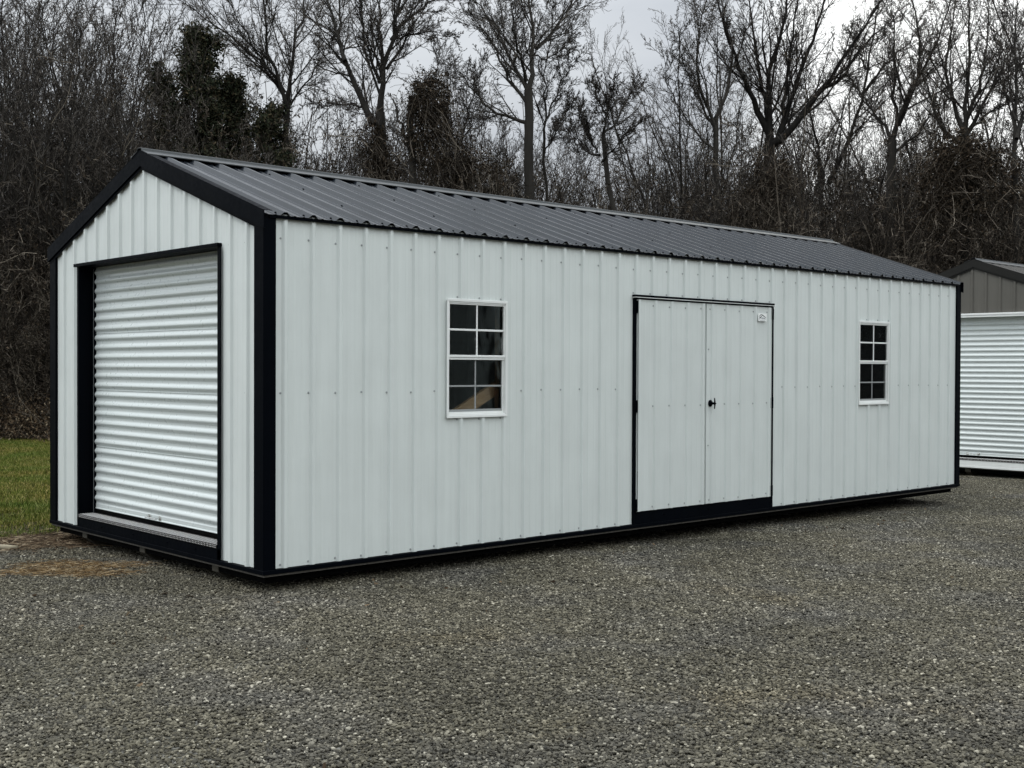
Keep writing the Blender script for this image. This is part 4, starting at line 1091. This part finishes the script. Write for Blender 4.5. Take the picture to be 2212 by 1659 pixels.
# ---- vines: leafy masses clinging to trunks
def vine(name, label, blobs, d, n, size=.045, squash=1.2, strands=120, m_='vine_leaf'):
    base = G(blobs[0][0], d); cs = []
    for (u, v, ru, rv, wgt) in blobs:
        k = int(n*.46*wgt); c0 = P(u, v, d); a = rng.normal(size=(k, 3)); a /= np.linalg.norm(a, axis=1)[:, None]
        rr = rng.uniform(.25, 1.0, k)**.5*(1+np.abs(rng.normal(0, .16, k)))
        lum = 1+.30*np.sin(a[:, 0]*5+v)*np.cos(a[:, 2]*6+u)
        q = a*(rr*lum)[:, None]*np.array([ru/FPX*d, ru/FPX*d, rv/FPX*d]); cs.append(c0+q)
    c = np.concatenate(cs)-base
    root = empty(name, base, label, 'vine')
    v, f = leaves(c, 2, .05, size); np_obj('leaves', v, f, M[m_], root)
    pick = c[rng.integers(0, len(c), strands)]; K = 7; out = np.empty((strands, K, 3)); out[:, 0] = pick; D = rng.normal(0, .5, (strands, 3)); D[:, 2] = -rng.uniform(.2, 1, strands); p = pick
    for k in range(1, K):
        D = D+rng.normal(0, .25, (strands, 3)); D[:, 2] -= .12; D /= np.linalg.norm(D, axis=1)[:, None]; p = p+D*.16; out[:, k] = p
    v, f = tubes(out, np.full((strands, K), .0045), 3); np_obj('stems', v, f, M['brush'], root)
    return root
vine('vine', 'rounded mound of dead vines draped over a snag behind the roof', [(926, 215, 44, 52, .45), (900, 270, 30, 60, .2), (950, 270, 30, 55, .2), (925, 330, 40, 50, .15)], 29.0, 7500, .028, strands=500)
vine('vine', 'dead vines wrapping the lower trunk of the tall forked tree', [(815, 340, 24, 75, .5), (792, 300, 30, 40, .2), (840, 370, 34, 50, .3)], 29.6, 3300, .028, strands=300)
vine('vine', 'large dark vine mound above the taupe shed', [(2078, 352, 60, 62, .4), (2035, 400, 60, 62, .2), (2130, 400, 70, 80, .25), (2060, 470, 90, 70, .15)], 31.0, 15000, .032, strands=500)
vine('vine', 'brown vine tangle around the base of the great oak', [(1660, 390, 52, 62, .6), (1620, 440, 60, 50, .4)], 33.0, 6000, .030, strands=600)
vine('vine', 'brown vine tangle low behind the middle of the roof', [(1040, 390, 70, 55, .5), (985, 360, 45, 70, .5)], 30.5, 5500, .028, strands=600)
# snag under the vine mound
stems_to_tree('dead_snag', 'dead vine-covered snag standing right of the tall forked tree', [[G(900, 29), P(898, 399, 29), P(882, 300, 29), P(890, 210, 29)], [P(884, 260, 29), P(905, 190, 29), P(930, 168, 29), P(955, 185, 29.2)], [P(885, 320, 29), P(862, 260, 29.3), P(850, 215, 29.5)]], [(.13, .08), (.07, .02), (.06, .015)], dens=.6, twig=.8, cat='tree')

# ---- understory thicket (nobody could count its stems)
def shrub(h, nst, spread, lean=.75, r=.014):
    st = []; rr = []
    K = 9; out = np.empty((nst, K, 3)); a = rng.uniform(0, 2*PI, nst)
    p = np.stack([np.cos(a), np.sin(a), 0*a], -1)*(spread*rng.random(nst)**.5)[:, None]; out[:, 0] = p
    D = np.stack([np.cos(a)*lean*rng.uniform(.1, 1, nst), np.sin(a)*lean*rng.uniform(.1, 1, nst), np.ones(nst)], -1)
    ln = h*rng.uniform(.45, 1.05, nst)
    for k in range(1, K):
        D = D+rng.normal(0, .13, (nst, 3)); D[:, 2] += .02; D /= np.linalg.norm(D, axis=1)[:, None]; p = p+D*(ln/(K-1))[:, None]; out[:, k] = p
    R = (r*rng.uniform(.5, 1.5, nst))[:, None]*np.linspace(1, .3, K)[None]
    l1, r1 = grow(out, R, 8, .36, 42, 6, up=.04, jit=.17, tmin=.1, rmin=.006)
    l2, r2 = grow(l1, r1, 6, .45, 42, 4, up=.02, jit=.2, tmin=.1, rmin=.0045)
    l3, r3 = grow(l2, r2, 3, .55, 42, 3, up=.0, jit=.2, tmin=.1, rmin=.0050)
    v, f = joinm([tubes(out, R, 4), tubes(l1, r1, 3), tubes(l2, r2, 3), tubes(l3, r3, 3)])
    mi = np.zeros(len(f), int)
    pick = l3[rng.random(len(l3)) < .35][:, -1]
    lv, lf = leaves(pick, 1, .03, .022)
    mi = np.r_[mi, np.ones(len(lf), int)]; lf = lf+len(v); v = np.concatenate([v, lv]); f = np.concatenate([f, lf])
    return bpy.data.objects.new('s', np_mesh('thicket_piece', v, f, [M['brush'], M['vine_leaf']], mi=mi))
shr = [shrub(5.2, 22, .9), shrub(4.4, 20, 1.1, 1.0), shrub(6.2, 20, .8, .6), shrub(3.4, 26, 1.2, 1.1)]
pp = []; sc = []
def hcap(u):
    xs = [-400, 250, 330, 640, 700, 860, 1000, 1100, 1200, 1420, 1500, 1650, 1800, 1900, 2000, 2600]
    ys = [330, 330, 330, 290, 380, 380, 350, 390, 400, 400, 390, 350, 400, 420, 350, 350]
    return np.interp(u, xs, ys)
for row, (dd, stp) in enumerate(((27.6, 36), (29.2, 30), (31, 30), (33, 32), (35.5, 34), (38.5, 38), (42, 44), (47, 50))):
    u = -420.0
    while u < 3300:
        d = dd+rng.uniform(-.7, .7)+(u/2212)*3.0
        hh = (800-hcap(u))/FPX*d+1.5
        f_ = rng.uniform(.62, 1.02) if row > 1 else rng.uniform(.4, .85)
        pp.append(G(u, d)); sc.append(hh*f_/4.3)
        u += stp*rng.uniform(.6, 1.4)
pp = np.array(pp); n = len(pp); sc = np.array(sc)
scatter('undergrowth', 'tangled brown leafless brush filling the foot of the wood', 'undergrowth', pp, np.c_[np.zeros((n, 2)), rng.uniform(0, 6.28, n)], np.c_[sc.clip(.5, 1.5), sc.clip(.5, 1.5), sc], rng.integers(0, 4, n), shr)
# low bramble and leaf litter along the lawn edge
def bramble():
    nst = 60; K = 7; out = np.empty((nst, K, 3)); p = np.c_[rng.uniform(-.6, .6, (nst, 2)), np.zeros(nst)]; out[:, 0] = p
    D = rng.normal(0, .5, (nst, 3)); D[:, 2] = 1.0
    for k in range(1, K):
        D = D+rng.normal(0, .2, (nst, 3)); D[:, 2] -= .16; D /= np.linalg.norm(D, axis=1)[:, None]; p = p+D*.17; out[:, k] = p
    R = np.full((nst, K), .004)
    l1, r1 = grow(out, R, 6, .35, 45, 4, up=.0, jit=.2, rmin=.003)
    v, f = joinm([tubes(out, R, 3), tubes(l1, r1, 3)]); mi = np.zeros(len(f), int)
    lv, lf = leaves(l1[:, -1], 4, .05, .028); mi = np.r_[mi, np.ones(len(lf), int)]
    return bpy.data.objects.new('s', np_mesh('bramble_piece', np.concatenate([v, lv]), np.concatenate([f, lf+len(v)]), [M['brush'], M['dry_leaf']], mi=mi))
br = [bramble(), bramble()]
bp_ = np.array([G(u, 26.3+rng.uniform(-.3, 2.2)) for u in np.arange(-300, 500, 7)]); n = len(bp_)
scatter('bramble', 'low reddish-brown bramble and dry leaves along the lawn edge', 'undergrowth', bp_, np.c_[np.zeros((n, 2)), rng.uniform(0, 6.28, n)], rng.uniform(.4, 1.1, (n, 1))*np.ones((1, 3)), rng.integers(0, 2, n), br)

# ------------------------------------------------------------------ small things on the ground
a_ = gp(8, 1186)
mb = MB(); vs = []; K = 8
for i in range(K):
    t = i/(K-1)
    for q in range(8):
        an = q*PI/4+.3; r_ = .034*(1-.3*abs(2*t-1)**3)
        vs.append((-.30+t*.42, r_*math.cos(an), .028+.8*r_*math.sin(an)+.004*math.sin(5*t)))
fs = [tuple(range(8)), tuple(range((K-1)*8, K*8))]+[(i*8+q, i*8+(q+1) % 8, (i+1)*8+(q+1) % 8, (i+1)*8+q) for i in range(K-1) for q in range(8)]
mb.add(vs, fs)
o = mb.build('log', M['weathered'], smooth=True); o.location = (a_[0], a_[1], gz(a_[0], a_[1])); o.rotation_euler = (0, 0, rad(-44)); tag(o, 'short pale piece of wood lying on the gravel at the left edge', 'log')
# a few stray dead leaves on the gravel
def dead_leaf(u, v, s_, label, rot):
    p = gp(u, v); mb = MB()
    pts_ = [(-1, 0, .05), (-.5, .38, .28), (.1, .5, .15), (.6, .3, .3), (1, 0, .1), (.6, -.32, .34), (.1, -.5, .1), (-.5, -.35, .3)]
    mb.add([(a*s_, b_*s_, c_*s_) for a, b_, c_ in pts_]+[(0, 0, .02*s_)], [(i, (i+1) % 8, 8) for i in range(8)])
    mb.cyl((-1.4*s_, 0, .06*s_), 0, .02*s_, .45*s_, 5)
    o = mb.build('dead_leaf', M['vine_leaf']); o.location = (p[0], p[1], gz(p[0], p[1])+.014); o.rotation_euler = (0, 0, rot)
    tag(o, label, 'leaf')
dead_leaf(356, 1283, .035, 'curled dark leaf on the gravel in front of the roll-up door', .4)
dead_leaf(410, 1289, .034, 'dark crumpled leaf nearest to the front corner of the white shed', 2.1)
dead_leaf(155, 1160, .05, 'dark leaf on the mud at the left foot of the shed', 1.2)

nl = 260
lx = rng.uniform(-5, 12, nl); ly = np.where(rng.random(nl) < .5, rng.normal(-.35, .3, nl), rng.uniform(-6.5, 3.5, nl)); keep = ~((lx > -.1) & (lx < LEN) & (ly > 0))
lx, ly = lx[keep], ly[keep]
lv, lf = leaves(np.c_[lx, ly, gz(lx, ly)+.014], 1, .004, .016, squash=.3)
tag(np_obj('leaf_litter', lv, lf, M['dry_leaf']), 'scattered dead leaf bits lying on the gravel and along the foot of the shed', 'leaf litter', kind='stuff')

# ------------------------------------------------------------------ sky and light
SUN_EL, SUN_AZ = rad(62), rad(300)      # azimuth measured clockwise from +Y
w = bpy.data.worlds.new('World'); S.world = w; w.use_nodes = True; nt = w.node_tree; nt.nodes.clear()
out = N(nt, 'ShaderNodeOutputWorld'); bg = N(nt, 'ShaderNodeBackground'); L(nt, bg.outputs[0], out.inputs[0]); bg.inputs[1].default_value = 0.1
sky = N(nt, 'ShaderNodeTexSky', sky_type='NISHITA', sun_disc=False); sky.sun_elevation = SUN_EL; sky.sun_rotation = SUN_AZ
tc = N(nt, 'ShaderNodeTexCoord').outputs['Generated']
sp_ = N(nt, 'ShaderNodeSeparateXYZ'); L(nt, tc, sp_.inputs[0])
# stratus: stretched noise on the view direction
cl = noise(nt, 1.6, 6, 0.55, mapping(nt, tc, (1, 1, 2.6)))
cl2 = noise(nt, 0.9, 3, 0.5, mapping(nt, tc, (1, 1, 1.6), (0, 0, 1.0)))
# brighter towards +X (east), where the cloud is thin
ex = mathn(nt, 'ADD', mathn(nt, 'MULTIPLY', sp_.outputs[0], .92), mathn(nt, 'MULTIPLY', sp_.outputs[1], .39))
east = N(nt, 'ShaderNodeMapRange', interpolation_type='SMOOTHSTEP'); east.inputs[1].default_value = .955; east.inputs[2].default_value = .99; L(nt, mathn(nt, 'DIVIDE', ex, mathn(nt, 'SQRT', mathn(nt, 'SUBTRACT', 1.0001, mathn(nt, 'MULTIPLY', sp_.outputs[2], sp_.outputs[2])))), east.inputs[0])
f = mathn(nt, 'ADD', mathn(nt, 'MULTIPLY', cl.outputs[0], .62), mathn(nt, 'MULTIPLY', cl2.outputs[0], .38))
f = mathn(nt, 'ADD', f, mathn(nt, 'MULTIPLY', east.outputs[0], .34))
# unseen sky behind and beside camera brightened for the walls, darkened south-west for ribs
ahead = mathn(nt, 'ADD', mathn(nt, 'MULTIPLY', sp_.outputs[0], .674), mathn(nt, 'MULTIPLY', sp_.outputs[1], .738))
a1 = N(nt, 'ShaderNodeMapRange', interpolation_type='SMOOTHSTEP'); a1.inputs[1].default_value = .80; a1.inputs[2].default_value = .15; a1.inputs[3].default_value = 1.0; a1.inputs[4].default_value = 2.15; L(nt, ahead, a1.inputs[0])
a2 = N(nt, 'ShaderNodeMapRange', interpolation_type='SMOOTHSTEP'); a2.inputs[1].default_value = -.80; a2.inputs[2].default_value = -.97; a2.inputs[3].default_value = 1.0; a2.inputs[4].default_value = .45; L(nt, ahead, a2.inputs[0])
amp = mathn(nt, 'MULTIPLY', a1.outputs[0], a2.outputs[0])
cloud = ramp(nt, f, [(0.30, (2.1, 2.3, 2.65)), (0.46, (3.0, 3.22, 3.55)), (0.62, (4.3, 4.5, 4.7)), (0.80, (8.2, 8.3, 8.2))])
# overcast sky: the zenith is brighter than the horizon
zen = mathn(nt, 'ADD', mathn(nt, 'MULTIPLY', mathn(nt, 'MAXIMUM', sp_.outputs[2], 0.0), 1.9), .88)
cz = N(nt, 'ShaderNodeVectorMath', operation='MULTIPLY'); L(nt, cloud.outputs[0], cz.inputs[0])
cxyz = N(nt, 'ShaderNodeCombineXYZ'); zz = mathn(nt, 'MULTIPLY', zen, amp)      # the brightened part is also shifted towards warm white
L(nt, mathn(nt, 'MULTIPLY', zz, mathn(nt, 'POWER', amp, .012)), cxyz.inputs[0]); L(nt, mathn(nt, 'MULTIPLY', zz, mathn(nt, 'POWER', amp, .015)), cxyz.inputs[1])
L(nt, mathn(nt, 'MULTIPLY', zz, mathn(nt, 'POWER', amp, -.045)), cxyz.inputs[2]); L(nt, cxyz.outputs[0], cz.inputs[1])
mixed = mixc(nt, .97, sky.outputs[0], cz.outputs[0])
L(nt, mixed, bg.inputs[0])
sl = bpy.data.lights.new('sun', 'SUN'); sl.energy = 0.8; sl.angle = rad(25); sl.color = (1, .97, .93)
so = bpy.data.objects.new('sun', sl); COL.objects.link(so)
dirv = Vector((math.sin(SUN_AZ)*math.cos(SUN_EL), math.cos(SUN_AZ)*math.cos(SUN_EL), math.sin(SUN_EL)))
so.rotation_euler = dirv.to_track_quat('Z', 'Y').to_euler(); so.location = dirv*50

# ------------------------------------------------------------------ camera
cam = bpy.data.cameras.new('camera'); co = bpy.data.objects.new('camera', cam); COL.objects.link(co)
cam.sensor_fit = 'HORIZONTAL'; cam.sensor_width = 36; cam.lens = FPX/2212*36; cam.clip_start = .05; cam.clip_end = 1500
mw = Matrix(((CR[0], CU[0], -CF[0], CC[0]), (CR[1], CU[1], -CF[1], CC[1]), (CR[2], CU[2], -CF[2], CC[2]), (0, 0, 0, 1)))
co.matrix_world = mw
S.camera = co
S.view_settings.view_transform = 'Standard'; S.view_settings.look = 'None'; S.view_settings.exposure = 0.35; S.view_settings.gamma = 1
S.cycles.max_bounces = 6; S.cycles.transparent_max_bounces = 12; S.cycles.use_denoising = True
S.cycles.caustics_reflective = False; S.cycles.caustics_refractive = False
